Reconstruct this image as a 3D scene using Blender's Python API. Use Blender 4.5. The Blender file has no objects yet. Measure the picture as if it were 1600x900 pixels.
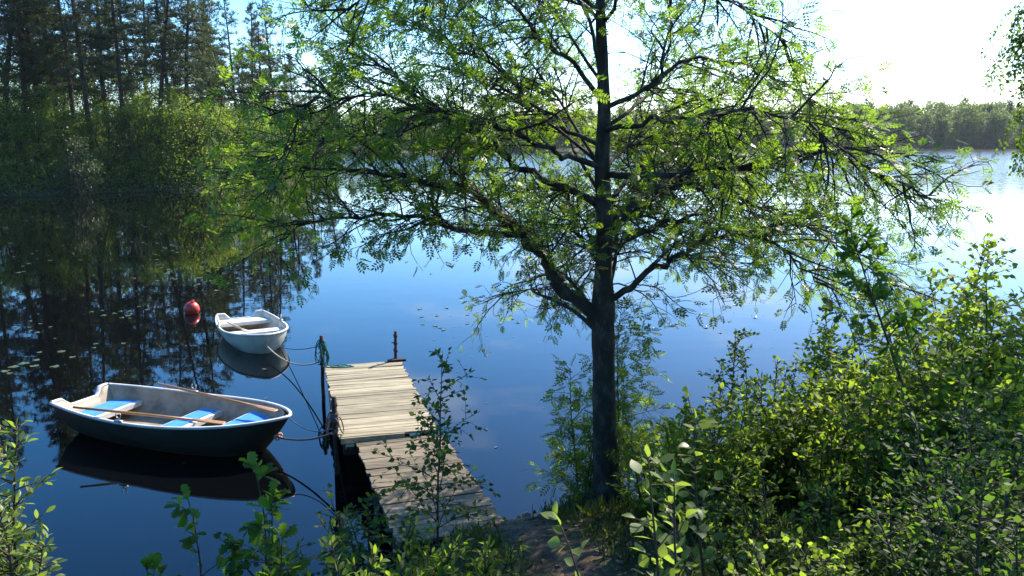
import bpy, math, random
import numpy as np
from mathutils import Vector, Matrix

# ------------------------------------------------------------------ camera, sky, sun, exposure
SC = bpy.context.scene
COL = SC.collection
R = math.radians
CAM_H, PITCH, FPX = 4.2, R(9.93), 1331.0
SUN_EL, SUN_AZ = R(40), R(38)          # azimuth measured clockwise from +Y

cd = bpy.data.cameras.new("camera")
cam = bpy.data.objects.new("camera", cd)
COL.objects.link(cam)
cam.location = (0, 0, CAM_H)
cam.rotation_euler = (R(90) - PITCH, 0, 0)
cd.sensor_width = 36.0
cd.lens = FPX / 1600 * 36.0
cd.clip_start, cd.clip_end = 0.05, 8000
SC.camera = cam

W = bpy.data.worlds.new("World")
SC.world = W
W.use_nodes = True
wn, wl = W.node_tree.nodes, W.node_tree.links
bg = wn["Background"]
sky = wn.new("ShaderNodeTexSky")
sky.sky_type = 'NISHITA'
sky.sun_disc = False
sky.sun_elevation = SUN_EL
sky.sun_rotation = SUN_AZ
sky.air_density, sky.dust_density, sky.ozone_density = 0.9, 0.55, 5.0
bg.inputs["Strength"].default_value = 0.15
hs_sky = wn.new("ShaderNodeHueSaturation")
hs_sky.inputs["Saturation"].default_value = 1.3
wl.new(sky.outputs[0], hs_sky.inputs["Color"])
wtc = wn.new("ShaderNodeTexCoord")
wmp = wn.new("ShaderNodeMapping")
wmp.inputs["Scale"].default_value = (1, 1, 3.2)
wl.new(wtc.outputs["Generated"], wmp.inputs[0])
wnz = wn.new("ShaderNodeTexNoise")
wnz.inputs["Scale"].default_value, wnz.inputs["Detail"].default_value = 4.5, 7
wl.new(wmp.outputs[0], wnz.inputs["Vector"])
wmr = wn.new("ShaderNodeMapRange")
for k_, v_ in zip(("From Min", "From Max", "To Min", "To Max"), (0.60, 0.78, 0.0, 0.35)):
    wmr.inputs[k_].default_value = v_
wl.new(wnz.outputs["Fac"], wmr.inputs[0])
wmx = wn.new("ShaderNodeMixRGB")
wmx.inputs[2].default_value = (8.0, 8.2, 8.6, 1)          # sunlit thin cloud
wl.new(wmr.outputs[0], wmx.inputs[0])
wl.new(hs_sky.outputs[0], wmx.inputs[1])
wl.new(wmx.outputs[0], bg.inputs["Color"])

sd = bpy.data.lights.new("sun", 'SUN')
sun = bpy.data.objects.new("sun", sd)
COL.objects.link(sun)
sd.energy, sd.angle, sd.color = 4.4, R(0.5), (1.0, 0.91, 0.76)
to_sun = Vector((math.sin(SUN_AZ) * math.cos(SUN_EL), math.cos(SUN_AZ) * math.cos(SUN_EL), math.sin(SUN_EL)))
sun.rotation_euler = to_sun.to_track_quat('Z', 'Y').to_euler()
sun.location = (0, 0, 60)

vs = SC.view_settings
vs.view_transform, vs.look, vs.gamma, vs.use_curve_mapping = 'Standard', 'None', 1.0, False
vs.exposure = 1.33
SC.cycles.max_bounces = 7
SC.cycles.diffuse_bounces = 3
SC.cycles.glossy_bounces = 3
SC.cycles.transmission_bounces = 4
SC.cycles.transparent_max_bounces = 4
SC.cycles.caustics_reflective = False
SC.cycles.caustics_refractive = False
SC.cycles.use_denoising = True
SC.cycles.sample_clamp_indirect = 8.0

# ------------------------------------------------------------------ where things are
CP, SP = math.cos(PITCH), math.sin(PITCH)
def ray(px, py):
    u, v = (px - 800) / FPX, (450 - py) / FPX
    return Vector((u, CP + v * SP, -SP + v * CP))
def at_z(px, py, z):
    d = ray(px, py)
    return Vector((0, 0, CAM_H)) + d * ((z - CAM_H) / d.z)
def at_y(px, py, y):
    d = ray(px, py)
    return Vector((0, 0, CAM_H)) + d * (y / d.y)

# ------------------------------------------------------------------ materials
def mat(name):
    m = bpy.data.materials.new(name)
    m.use_nodes = True
    nt = m.node_tree
    return m, nt.nodes, nt.links, nt.nodes["Principled BSDF"]

def ramp_node(n, stops):
    r = n.new("ShaderNodeValToRGB")
    els = r.color_ramp.elements
    while len(els) < len(stops):
        els.new(0.5)
    for e, (p, c) in zip(els, stops):
        e.position = p
        e.color = (*c, 1)
    return r

def rough_mat(name, c1, c2, c3=None, scale=8, rough=0.85, bump=0.3, stretch=(1, 1, 1), island=0.0, detail=6, spec=0.3, coord="Object", bdist=0.02):
    m, n, l, b = mat(name)
    tc = n.new("ShaderNodeTexCoord")
    mp = n.new("ShaderNodeMapping")
    mp.inputs["Scale"].default_value = stretch
    l.new(tc.outputs[coord], mp.inputs[0])
    nz = n.new("ShaderNodeTexNoise")
    nz.inputs["Scale"].default_value = scale
    nz.inputs["Detail"].default_value = detail
    nz.inputs["Roughness"].default_value = 0.65
    l.new(mp.outputs[0], nz.inputs["Vector"])
    r = ramp_node(n, [(0.3, c1), (0.7, c2)] if c3 is None else [(0.28, c1), (0.5, c2), (0.72, c3)])
    l.new(nz.outputs["Fac"], r.inputs[0])
    out = r.outputs[0]
    if island:
        g = n.new("ShaderNodeNewGeometry")
        mr = n.new("ShaderNodeMapRange")
        mr.inputs["To Min"].default_value = 1 - island
        mr.inputs["To Max"].default_value = 1 + island
        l.new(g.outputs["Random Per Island"], mr.inputs[0])
        hs = n.new("ShaderNodeHueSaturation")
        l.new(mr.outputs[0], hs.inputs["Value"])
        l.new(out, hs.inputs["Color"])
        out = hs.outputs[0]
    l.new(out, b.inputs["Base Color"])
    b.inputs["Roughness"].default_value = rough
    b.inputs["Specular IOR Level"].default_value = spec
    if bump:
        bp = n.new("ShaderNodeBump")
        bp.inputs["Strength"].default_value = bump
        bp.inputs["Distance"].default_value = bdist
        l.new(nz.outputs["Fac"], bp.inputs["Height"])
        l.new(bp.outputs[0], b.inputs["Normal"])
    return m

def leaf_mat(name, dark, mid, light, trans, tmix=0.5, rough=0.4, spec=0.5, attr=None):
    """leaf: reflects dull green, lets yellow green light through; the tint differs from leaf to leaf"""
    m, n, l, b = mat(name)
    if attr:
        g = n.new("ShaderNodeAttribute")
        g.attribute_name = attr
        src = g.outputs["Fac"]
    else:
        g = n.new("ShaderNodeNewGeometry")
        src = g.outputs["Random Per Island"]
    r = ramp_node(n, [(0.0, dark), (0.55, mid), (1.0, light)])
    l.new(src, r.inputs[0])
    l.new(r.outputs[0], b.inputs["Base Color"])
    b.inputs["Roughness"].default_value = rough
    b.inputs["Specular IOR Level"].default_value = spec
    t = n.new("ShaderNodeBsdfTranslucent")
    k = 0.62
    r2 = ramp_node(n, [(0.0, tuple(k * v for v in trans)), (1.0, trans)])
    l.new(src, r2.inputs[0])
    l.new(r2.outputs[0], t.inputs["Color"])
    mx = n.new("ShaderNodeMixShader")
    mx.inputs[0].default_value = tmix
    l.new(b.outputs[0], mx.inputs[1])
    l.new(t.outputs[0], mx.inputs[2])
    l.new(mx.outputs[0], n["Material Output"].inputs["Surface"])
    return m

def hull_mat(name, col, stain):
    m = plain_mat(name, col, rough=0.62, wear=0.5, scale=3, spec=0.28)
    n, l = m.node_tree.nodes, m.node_tree.links
    b = n["Principled BSDF"]
    src = b.inputs["Base Color"].links[0].from_socket
    tc = n.new("ShaderNodeTexCoord"); sp = n.new("ShaderNodeSeparateXYZ"); l.new(tc.outputs["Object"], sp.inputs[0])
    nz = n.new("ShaderNodeTexNoise"); nz.inputs["Scale"].default_value = 7; nz.inputs["Detail"].default_value = 6; l.new(tc.outputs["Object"], nz.inputs["Vector"])
    ad = n.new("ShaderNodeMath"); ad.operation = 'MULTIPLY_ADD'; l.new(nz.outputs["Fac"], ad.inputs[0]); ad.inputs[1].default_value = .10; l.new(sp.outputs["Z"], ad.inputs[2])
    mr = n.new("ShaderNodeMapRange"); l.new(ad.outputs[0], mr.inputs[0])
    for k, v in zip(("From Min", "From Max", "To Min", "To Max"), (.07, .13, .75, 0)): mr.inputs[k].default_value = v
    mx = n.new("ShaderNodeMixRGB"); l.new(mr.outputs[0], mx.inputs[0]); l.new(src, mx.inputs[1]); mx.inputs[2].default_value = (*stain, 1)
    l.new(mx.outputs[0], b.inputs["Base Color"])
    return m

def plain_mat(name, col, rough=0.5, spec=0.5, metal=0.0, wear=0.25, scale=6):
    c1 = tuple(v * (1 - wear) for v in col)
    m = rough_mat(name, c1, col, scale=scale, rough=rough, bump=0.05, spec=spec)
    m.node_tree.nodes["Principled BSDF"].inputs["Metallic"].default_value = metal
    return m

M = {}
M['bark_rowan'] = rough_mat("bark_rowan", (0.012, 0.009, 0.006), (0.030, 0.024, 0.017), (0.085, 0.078, 0.055), scale=9, stretch=(1, 1, 0.55), bump=0.9, rough=0.9)
M['bark_pine'] = rough_mat("bark_pine", (0.03, 0.02, 0.014), (0.085, 0.052, 0.034), scale=4, stretch=(1, 1, 0.3), bump=0.5, rough=0.95)
M['bark_pale'] = rough_mat("bark_pale", (0.05, 0.05, 0.045), (0.35, 0.34, 0.31), scale=5, stretch=(1, 1, 2.5), bump=0.2, rough=0.8)
M['stem'] = rough_mat("stem_bark", (0.03, 0.022, 0.014), (0.085, 0.06, 0.035), scale=20, bump=0.3, rough=0.8)
M['rowan'] = leaf_mat("rowan_leaf", (0.036, 0.060, 0.010), (0.060, 0.096, 0.014), (0.105, 0.135, 0.022), (0.36, 0.58, 0.040), 0.5, spec=0.25)
M['hazel'] = leaf_mat("hazel_leaf", (0.048, 0.086, 0.014), (0.080, 0.128, 0.020), (0.12, 0.155, 0.028), (0.46, 0.66, 0.042), 0.5, rough=0.58, spec=0.2)
M['oak'] = leaf_mat("oak_leaf", (0.028, 0.066, 0.012), (0.048, 0.098, 0.018), (0.075, 0.125, 0.025), (0.24, 0.46, 0.028), 0.45, rough=0.58, spec=0.2)
M['birch'] = leaf_mat("birch_leaf", (0.026, 0.052, 0.012), (0.045, 0.080, 0.018), (0.070, 0.10, 0.025), (0.24, 0.40, 0.028), 0.45, rough=0.58, spec=0.2)
M['willow'] = leaf_mat("willow_leaf", (0.070, 0.11, 0.024), (0.11, 0.155, 0.038), (0.15, 0.19, 0.055), (0.42, 0.58, 0.06), 0.48, rough=0.42, spec=0.35)
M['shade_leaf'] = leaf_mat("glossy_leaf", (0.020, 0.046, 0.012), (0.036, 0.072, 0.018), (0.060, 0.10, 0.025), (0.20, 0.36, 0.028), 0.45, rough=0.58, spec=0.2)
M['pine'] = leaf_mat("pine_needle", (0.026, 0.044, 0.018), (0.046, 0.070, 0.027), (0.085, 0.088, 0.036), (0.11, 0.15, 0.036), 0.35, rough=0.5, spec=0.3)
M['grove'] = leaf_mat("grove_leaf", (0.040, 0.080, 0.020), (0.072, 0.120, 0.028), (0.13, 0.165, 0.040), (0.34, 0.50, 0.040), 0.45, rough=0.5, spec=0.25)
M['grove_dark'] = leaf_mat("dark_grove_leaf", (0.024, 0.052, 0.016), (0.044, 0.084, 0.024), (0.080, 0.115, 0.030), (0.20, 0.34, 0.034), 0.42, rough=0.5, spec=0.25)
M['grove_light'] = leaf_mat("light_grove_leaf", (0.065, 0.105, 0.024), (0.105, 0.155, 0.034), (0.16, 0.20, 0.048), (0.46, 0.64, 0.048), 0.47, rough=0.5, spec=0.25)
M['grove_pale'] = leaf_mat("pale_leaf", (0.045, 0.065, 0.028), (0.075, 0.10, 0.045), (0.10, 0.13, 0.06), (0.12, 0.17, 0.05), 0.4, rough=0.5)
M['far'] = leaf_mat("far_wood_leaf", (0.026, 0.046, 0.022), (0.074, 0.110, 0.036), (0.125, 0.155, 0.050), (0.26, 0.36, 0.06), 0.45, rough=0.6, spec=0.2, attr='tone')
M['grass'] = leaf_mat("grass_blade", (0.035, 0.06, 0.014), (0.055, 0.085, 0.020), (0.11, 0.11, 0.035), (0.20, 0.27, 0.03), 0.42, rough=0.5)
M['litter'] = rough_mat("dry_leaf", (0.08, 0.045, 0.02), (0.20, 0.13, 0.07), scale=3, bump=0, island=0.4)
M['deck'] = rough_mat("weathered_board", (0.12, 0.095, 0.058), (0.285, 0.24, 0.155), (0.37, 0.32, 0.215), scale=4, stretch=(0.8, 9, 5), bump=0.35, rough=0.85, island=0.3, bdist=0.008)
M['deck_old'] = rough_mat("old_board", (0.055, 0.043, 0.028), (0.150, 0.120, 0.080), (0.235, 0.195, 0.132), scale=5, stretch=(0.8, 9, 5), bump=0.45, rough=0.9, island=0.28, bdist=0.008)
M['beam'] = rough_mat("wet_beam", (0.022, 0.017, 0.012), (0.075, 0.058, 0.042), scale=6, stretch=(1, 5, 5), bump=0.4)
M['rust'] = rough_mat("rusty_post", (0.016, 0.012, 0.010), (0.045, 0.030, 0.024), (0.085, 0.055, 0.042), scale=18, bump=0.5, rough=0.85)
M['hull_dark'] = hull_mat("dark_hull", (0.038, 0.038, 0.024), (0.075, 0.065, 0.038))
M['hull_white'] = rough_mat("white_hull", (0.34, 0.30, 0.22), (0.54, 0.485, 0.375), (0.64, 0.58, 0.46), scale=3, rough=0.4, bump=0.04)
M['gel_inside'] = rough_mat("boat_inside", (0.13, 0.095, 0.06), (0.29, 0.23, 0.155), (0.42, 0.35, 0.255), scale=3.2, rough=0.5, bump=0.06)
M['gel_white'] = rough_mat("white_rim", (0.50, 0.47, 0.41), (0.78, 0.75, 0.68), scale=5, rough=0.4, bump=0.04)
M['blue'] = rough_mat("blue_seat", (0.045, 0.22, 0.60), (0.075, 0.31, 0.74), scale=9, rough=0.55, bump=0.08)
M['oar'] = rough_mat("varnished_oar", (0.24, 0.11, 0.035), (0.44, 0.23, 0.08), scale=5, stretch=(1, 12, 12), rough=0.4, bump=0.1, spec=0.5)
M['steel'] = plain_mat("galvanised_steel", (0.45, 0.45, 0.44), rough=0.4, metal=0.9)
M['buoy'] = rough_mat("red_buoy", (0.50, 0.030, 0.012), (0.70, 0.060, 0.022), scale=6, rough=0.38, bump=0.03, spec=0.5)
M['orange'] = rough_mat("orange_buoy", (0.60, 0.10, 0.015), (0.75, 0.16, 0.025), scale=6, rough=0.4, bump=0.03)
M['rope_pale'] = rough_mat("pale_rope", (0.30, 0.25, 0.17), (0.52, 0.45, 0.33), scale=60, bump=0.5)
M['rope_green'] = rough_mat("green_rope", (0.02, 0.10, 0.085), (0.05, 0.20, 0.16), scale=60, bump=0.5)
M['rope_blue'] = rough_mat("blue_rope", (0.03, 0.07, 0.14), (0.06, 0.13, 0.22), scale=60, bump=0.5)
M['rope_dark'] = rough_mat("old_rope", (0.10, 0.07, 0.06), (0.24, 0.17, 0.14), scale=60, bump=0.5)
M['pad'] = leaf_mat("lily_pad", (0.055, 0.085, 0.025), (0.095, 0.125, 0.045), (0.17, 0.115, 0.055), (0.08, 0.12, 0.02), 0.15, rough=0.28, spec=0.6)
M['petal'] = plain_mat("pale_flower", (0.75, 0.72, 0.62), rough=0.6, wear=0.1)

# ------------------------------------------------------------------ mesh building
class MB:
    def __init__(s):
        s.v, s.f = [], []
    def add(s, vs_, fs):
        o = len(s.v)
        s.v += [tuple(p) for p in vs_]
        s.f += [tuple(i + o for i in f) for f in fs]
    def box(s, c, size, rot=None, jit=0.0, rnd=random):
        x, y, z = (v / 2 for v in size)
        pts = [Vector((i, j, k)) for i in (-x, x) for j in (-y, y) for k in (-z, z)]
        if jit:
            pts = [p + Vector((rnd.uniform(-jit, jit), rnd.uniform(-jit, jit), rnd.uniform(-jit, jit))) for p in pts]
        if rot is not None:
            pts = [rot @ p for p in pts]
        c = Vector(c)
        s.add([p + c for p in pts], [(0, 1, 3, 2), (4, 6, 7, 5), (0, 4, 5, 1), (2, 3, 7, 6), (0, 2, 6, 4), (1, 5, 7, 3)])
    def tube(s, pts, rad, n=6, cap=True):
        pts = [Vector(p) for p in pts]
        if not hasattr(rad, '__len__'):
            rad = [rad] * len(pts)
        t = (pts[1] - pts[0]).normalized()
        a = t.orthogonal().normalized()
        o = len(s.v)
        for i, p in enumerate(pts):
            t = (pts[min(i + 1, len(pts) - 1)] - pts[max(i - 1, 0)])
            if t.length < 1e-9:
                t = Vector((0, 0, 1))
            t.normalize()
            a = (a - t * a.dot(t))
            if a.length < 1e-6:
                a = t.orthogonal()
            a.normalize()
            b = t.cross(a)
            r = rad[i]
            for k in range(n):
                w = 2 * math.pi * k / n
                q = p + a * (r * math.cos(w)) + b * (r * math.sin(w))
                s.v.append((q.x, q.y, q.z))
        for i in range(len(pts) - 1):
            for k in range(n):
                k2 = (k + 1) % n
                s.f.append((o + i * n + k, o + i * n + k2, o + (i + 1) * n + k2, o + (i + 1) * n + k))
        if cap:
            s.f.append(tuple(o + k for k in reversed(range(n))))
            e = o + (len(pts) - 1) * n
            s.f.append(tuple(e + k for k in range(n)))
    def build(s, name, m, parent=None, smooth=True, loc=None):
        me = bpy.data.meshes.new(name)
        me.from_pydata(s.v, [], s.f)
        me.materials.append(m)
        if smooth:
            me.polygons.foreach_set("use_smooth", [True] * len(me.polygons))
        me.update()
        o = bpy.data.objects.new(name, me)
        COL.objects.link(o)
        if parent is not None:
            o.parent = parent
        if loc is not None:
            o.location = loc
        return o

def mesh_np(name, V, F, m, parent=None, attr=None, smooth=False):
    """V (n,3); F (k,q) faces with q corners each"""
    V = np.asarray(V, dtype=np.float32)
    F = np.asarray(F, dtype=np.int32)
    me = bpy.data.meshes.new(name)
    me.vertices.add(len(V))
    me.vertices.foreach_set("co", V.ravel())
    q = F.shape[1]
    me.loops.add(F.size)
    me.loops.foreach_set("vertex_index", F.ravel())
    me.polygons.add(len(F))
    me.polygons.foreach_set("loop_start", np.arange(0, F.size, q, dtype=np.int32))
    if smooth:
        me.polygons.foreach_set("use_smooth", np.ones(len(F), dtype=bool))
    me.update(calc_edges=True)
    if attr is not None:
        at = me.attributes.new('tone', 'FLOAT', 'POINT')
        at.data.foreach_set("value", np.asarray(attr, dtype=np.float32))
    me.materials.append(m)
    o = bpy.data.objects.new(name, me)
    COL.objects.link(o)
    if parent is not None:
        o.parent = parent
    return o

def tag(o, label=None, cat=None, group=None, kind=None):
    if label: o["label"] = label
    if cat: o["category"] = cat
    if group: o["group"] = group
    if kind: o["kind"] = kind
    return o

def empty(name, loc=(0, 0, 0), rz=0.0):
    o = bpy.data.objects.new(name, None)
    o.empty_display_size = 0.2
    COL.objects.link(o)
    o.location = loc
    o.rotation_euler = (0, 0, rz)
    return o

def copy_tree(o, parent=None):
    c = o.copy()
    COL.objects.link(c)
    if parent is not None:
        c.parent = parent
    for ch in list(o.children):
        copy_tree(ch, c)
    return c

# leaf templates: leaf lies along +Y, flat in XY with a fold along the midrib, length 1
def leaf_template(widths, fold=0.18, curl=0.12):
    """strip of quads either side of the midrib; widths = half widths at equal steps, ends pointed"""
    k = len(widths)
    V, F = [], []
    for i, w in enumerate(widths):
        y = i / (k - 1)
        z = -curl * y * y
        V += [(-w, y, z + fold * w), (0, y, z), (w, y, z + fold * w)]
    for i in range(k - 1):
        a = 3 * i
        F += [(a, a + 1, a + 4, a + 3), (a + 1, a + 2, a + 5, a + 4)]
    return np.array(V), np.array(F)

T_OVATE = leaf_template([0.015, 0.24, 0.36, 0.33, 0.20, 0.008])
T_ELLIP = leaf_template([0.012, 0.14, 0.20, 0.17, 0.006])
T_BIRCH = leaf_template([0.012, 0.33, 0.36, 0.17, 0.006])
T_OAK = leaf_template([0.012, 0.07, 0.17, 0.11, 0.25, 0.16, 0.31, 0.19, 0.24, 0.03], fold=0.25)
T_KITE = (np.array([(0, 0, 0), (0.26, 0.5, 0.05), (0, 1, -0.06), (-0.26, 0.5, 0.05)]), np.array([(0, 1, 2, 3)]))
def pinnate():
    """compound rowan leaf: four pairs of leaflets and one at the tip, hanging a little"""
    V, F = [], []
    def lf(x, y, z, ang, L, w):
        ca, sa = math.cos(ang), math.sin(ang)
        o = len(V)
        for (u, v, h) in ((0, 0, 0), (w, 0.45 * L, -0.02), (0, L, -0.10 * L), (-w, 0.45 * L, -0.02)):
            V.append((x + u * ca + v * sa, y - u * sa + v * ca, z + h))
        F.append((o, o + 1, o + 2, o + 3))
    for i in range(4):
        y = 0.22 + 0.17 * i
        z = -0.22 * y * y
        L = (0.27, 0.33, 0.35, 0.32)[i]
        lf(0.01, y, z, R(62), L, 0.075)
        lf(-0.01, y, z, R(-62), L, 0.075)
    lf(0, 0.80, -0.15, 0, 0.34, 0.08)
    o = len(V)   # the rachis
    V.extend([(-0.010, 0, 0), (0.010, 0, 0), (0.006, 0.82, -0.15), (-0.006, 0.82, -0.15)])
    F.append((o, o + 1, o + 2, o + 3))
    return np.array(V), np.array(F)
T_PINNATE = pinnate()
def needle_tuft(rs):
    V, F = [], []
    for i in range(11):
        d = rs.normal(size=3); d[2] = abs(d[2]) * 0.6 + 0.1; d /= np.linalg.norm(d)
        s = np.cross(d, rs.normal(size=3)); s /= np.linalg.norm(s)
        o = len(V)
        V += [tuple(-s * 0.055), tuple(s * 0.055), tuple(d * 1.0 + s * 0.03), tuple(d * 1.0 - s * 0.03)]
        F.append((o, o + 1, o + 2, o + 3))
    return np.array(V), np.array(F)
T_TUFT = needle_tuft(np.random.RandomState(5))

def frames(D, rs, jit=0.5, up=(0, 0, 1)):
    D = D / np.maximum(np.linalg.norm(D, axis=1, keepdims=True), 1e-9)
    U = np.array(up)[None, :] + rs.normal(size=D.shape) * jit
    X = np.cross(D, U)
    X /= np.maximum(np.linalg.norm(X, axis=1, keepdims=True), 1e-9)
    N = np.cross(X, D)
    return np.stack([X, D, N], axis=2)          # columns

def scatter(T, P, D, size, rs, jit=0.5):
    V, F = T
    P = np.asarray(P, float); D = np.asarray(D, float)
    Rm = frames(D, rs, jit)
    S = np.broadcast_to(np.asarray(size, float), (len(P),))
    W3 = np.stack([rs.uniform(.78, 1.22, len(P)), np.ones(len(P)), rs.uniform(-.6, 2.4, len(P))], 1)
    out = np.einsum('nij,nvj->nvi', Rm, V[None, :, :] * W3[:, None, :]) * S[:, None, None] + P[:, None, :]
    Fa = F[None, :, :] + (np.arange(len(P)) * len(V))[:, None, None]
    return out.reshape(-1, 3), Fa.reshape(-1, F.shape[1])

# ------------------------------------------------------------------ terrain
LAKE = np.array([(-45, 22), (-20, 10), (-8, 6.2), (-3, 6.4), (-1.3, 7.0), (-0.75, 7.8), (0.3, 8.4), (1.2, 8.6), (3, 9.2), (7, 11.5), (14, 15), (40, 22), (120, 60),
                 (300, 150), (420, 300), (320, 366), (220, 362), (120, 345), (40, 312), (-20, 272), (-60, 245), (-80, 200), (-60, 130), (-32, 102),
                 (-21.5, 90), (-20.6, 82), (-25, 72), (-37, 63), (-60, 52), (-72, 38)], float)
def lake_dist(x, y):
    """distance from the shoreline: positive on land, negative over water"""
    x = np.asarray(x, float); y = np.asarray(y, float)
    best = np.full(x.shape, 1e9)
    inside = np.zeros(x.shape, bool)
    n = len(LAKE)
    for i in range(n):
        ax, ay = LAKE[i]; bx, by = LAKE[(i + 1) % n]
        ex, ey = bx - ax, by - ay
        t = np.clip(((x - ax) * ex + (y - ay) * ey) / (ex * ex + ey * ey), 0, 1)
        best = np.minimum(best, np.hypot(x - ax - t * ex, y - ay - t * ey))
        c = ((ay > y) != (by > y)) & (x < (bx - ax) * (y - ay) / (by - ay + 1e-12) + ax)
        inside ^= c
    return np.where(inside, -best, best)
def bumps(x, y):
    return 0.05 * np.sin(1.7 * x + 0.6 * y) * np.cos(1.3 * y - 0.8 * x) + 0.03 * np.sin(3.9 * x + 1.1) * np.sin(3.1 * y + 0.4) + 0.012 * np.sin(9 * x + 3 * y) * np.cos(8 * y)
def ground_h(x, y):
    d = lake_dist(x, y)
    land = 0.36 * np.clip(d / 0.35, 0, 1) ** 0.7 + 3.2 * (1 - np.exp(-np.maximum(d, 0) * 0.125)) + bumps(x, y) * np.clip(d, 0, 1)
    far = np.clip((np.hypot(x, y) - 55) / 60, 0, 1)
    land = land + far * np.clip(d, 0, 60) * 0.05
    return np.where(d > 0, land, np.maximum(-2.5, d * 0.8))
def gz(x, y):
    return float(ground_h(np.array([x]), np.array([y]))[0])

def axis(lo_n, hi_n, step, lo, hi, g=1.13):
    a = list(np.arange(lo_n, hi_n + 1e-6, step))
    s = step
    while a[-1] < hi:
        s = min(s * g, 60); a.append(a[-1] + s)
    s = step; b = []
    c = a[0]
    while c > lo:
        s = min(s * g, 60); c -= s; b.append(c)
    return np.array(b[::-1] + a)
xs, ys = axis(-7, 9, 0.16, -1150, 1150), axis(1, 12, 0.16, -700, 1700)
X, Y = np.meshgrid(xs, ys)
Z = ground_h(X, Y)
nx, ny = len(xs), len(ys)
idx = np.arange(nx * ny).reshape(ny, nx)
F = np.stack([idx[:-1, :-1], idx[:-1, 1:], idx[1:, 1:], idx[1:, :-1]], axis=2).reshape(-1, 4)
M['ground'] = rough_mat("forest_soil", (0.028, 0.020, 0.012), (0.055, 0.050, 0.022), (0.06, 0.085, 0.026), scale=1.6, rough=0.95, bump=0.8, detail=10, bdist=0.06)
tag(mesh_np("ground", np.stack([X.ravel(), Y.ravel(), Z.ravel()], 1), F, M['ground'], smooth=True), kind="structure")

def water_mat():
    m, n, l, b = mat("lake_water")
    b.inputs["Base Color"].default_value = (0.0016, 0.0020, 0.0024, 1)
    b.inputs["IOR"].default_value = 1.34
    b.inputs["Specular IOR Level"].default_value = 0.5
    geo = n.new("ShaderNodeNewGeometry")
    sep = n.new("ShaderNodeSeparateXYZ")
    l.new(geo.outputs["Position"], sep.inputs[0])
    # the breeze: open water beyond the sheltered bay is ruffled
    def maprange(sock, a, b_, c, d):
        mr = n.new("ShaderNodeMapRange"); mr.interpolation_type = 'SMOOTHSTEP'
        for k, v in zip(("From Min", "From Max", "To Min", "To Max"), (a, b_, c, d)):
            mr.inputs[k].default_value = v
        l.new(sock, mr.inputs[0]); return mr.outputs[0]
    def math_(op, a, b_):
        q = n.new("ShaderNodeMath"); q.operation = op
        for i, v in enumerate((a, b_)):
            if isinstance(v, (int, float)): q.inputs[i].default_value = v
            else: l.new(v, q.inputs[i])
        return q.outputs[0]
    breeze = math_('MULTIPLY', maprange(sep.outputs["Y"], 45, 150, 0, 1), maprange(math_('ADD', sep.outputs["X"], math_('MULTIPLY', sep.outputs["Y"], 0.25)), -6, 18, 0, 1))
    def noise(scale, st, det):
        mp = n.new("ShaderNodeMapping"); mp.inputs["Scale"].default_value = st
        l.new(geo.outputs["Position"], mp.inputs[0])
        q = n.new("ShaderNodeTexNoise"); q.inputs["Scale"].default_value = scale; q.inputs["Detail"].default_value = det
        l.new(mp.outputs[0], q.inputs["Vector"]); return q.outputs["Fac"]
    patch = maprange(noise(0.035, (1, 2.2, 1), 3), 0.42, 0.62, 0.35, 1.0)
    h1, h2 = noise(1.1, (0.7, 1.2, 1), 2), noise(4.5, (0.8, 1.2, 1), 2)
    hs = math_('ADD', math_('MULTIPLY', h1, 0.020), math_('MULTIPLY', h2, 0.0022))
    amp = math_('ADD', math_('MULTIPLY', patch, 0.115), math_('MULTIPLY', breeze, 5.0))
    bp = n.new("ShaderNodeBump"); bp.inputs["Strength"].default_value = 1.0; bp.inputs["Distance"].default_value = 1.0
    l.new(math_('MULTIPLY', hs, amp), bp.inputs["Height"])
    l.new(bp.outputs[0], b.inputs["Normal"])
    l.new(math_('ADD', math_('MULTIPLY', breeze, 0.12), 0.015), b.inputs["Roughness"])
    return m
M['water'] = water_mat()
wx, wy = np.linspace(-110, 440, 12), np.linspace(0, 400, 9)
A, B = np.meshgrid(wx, wy)
wi = np.arange(A.size).reshape(A.shape)
tag(mesh_np("water", np.stack([A.ravel(), B.ravel(), np.zeros(A.size)], 1),
            np.stack([wi[:-1, :-1], wi[:-1, 1:], wi[1:, 1:], wi[1:, :-1]], 2).reshape(-1, 4), M['water']), kind="structure")

# worn earth path from the jetty up the bank
def smooth_path(pts, n):
    """Catmull-Rom through the points, n samples per span"""
    P = [Vector(p) for p in pts]
    P = [P[0] * 2 - P[1]] + P + [P[-1] * 2 - P[-2]]
    out = []
    for i in range(1, len(P) - 2):
        for k in range(n):
            t = k / n
            a, b, c, d = P[i - 1:i + 3]
            out.append(0.5 * ((2 * b) + (c - a) * t + (2 * a - 5 * b + 4 * c - d) * t * t + (3 * b - a - 3 * c + d) * t ** 3))
    out.append(P[-2])
    return out
pc = smooth_path([(-0.02, 7.86, 0), (0.08, 7.2, 0), (0.38, 6.2, 0), (0.55, 5.0, 0), (0.4, 3.4, 0), (0.2, 1.6, 0)], 14)
PV = []
K = 13
for i, p in enumerate(pc):
    t = (pc[min(i + 1, len(pc) - 1)] - pc[max(i - 1, 0)]).normalized()
    w = 0.24 + 0.08 * math.sin(i * 0.7) + 0.06 * math.sin(i * 1.9)
    for k in range(K):
        u = (k / (K - 1) * 2 - 1)
        q = p + Vector((t.y, -t.x, 0)) * u * w
        PV.append((q.x, q.y, u))
PV = np.array(PV)
PZ = ground_h(PV[:, 0], PV[:, 1]) + 0.022 * (1 - np.abs(PV[:, 2])) + 0.006 * (1 - 3 * (np.abs(PV[:, 2]) > 0.97))
pi_ = np.arange(len(PV)).reshape(-1, K)
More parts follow.
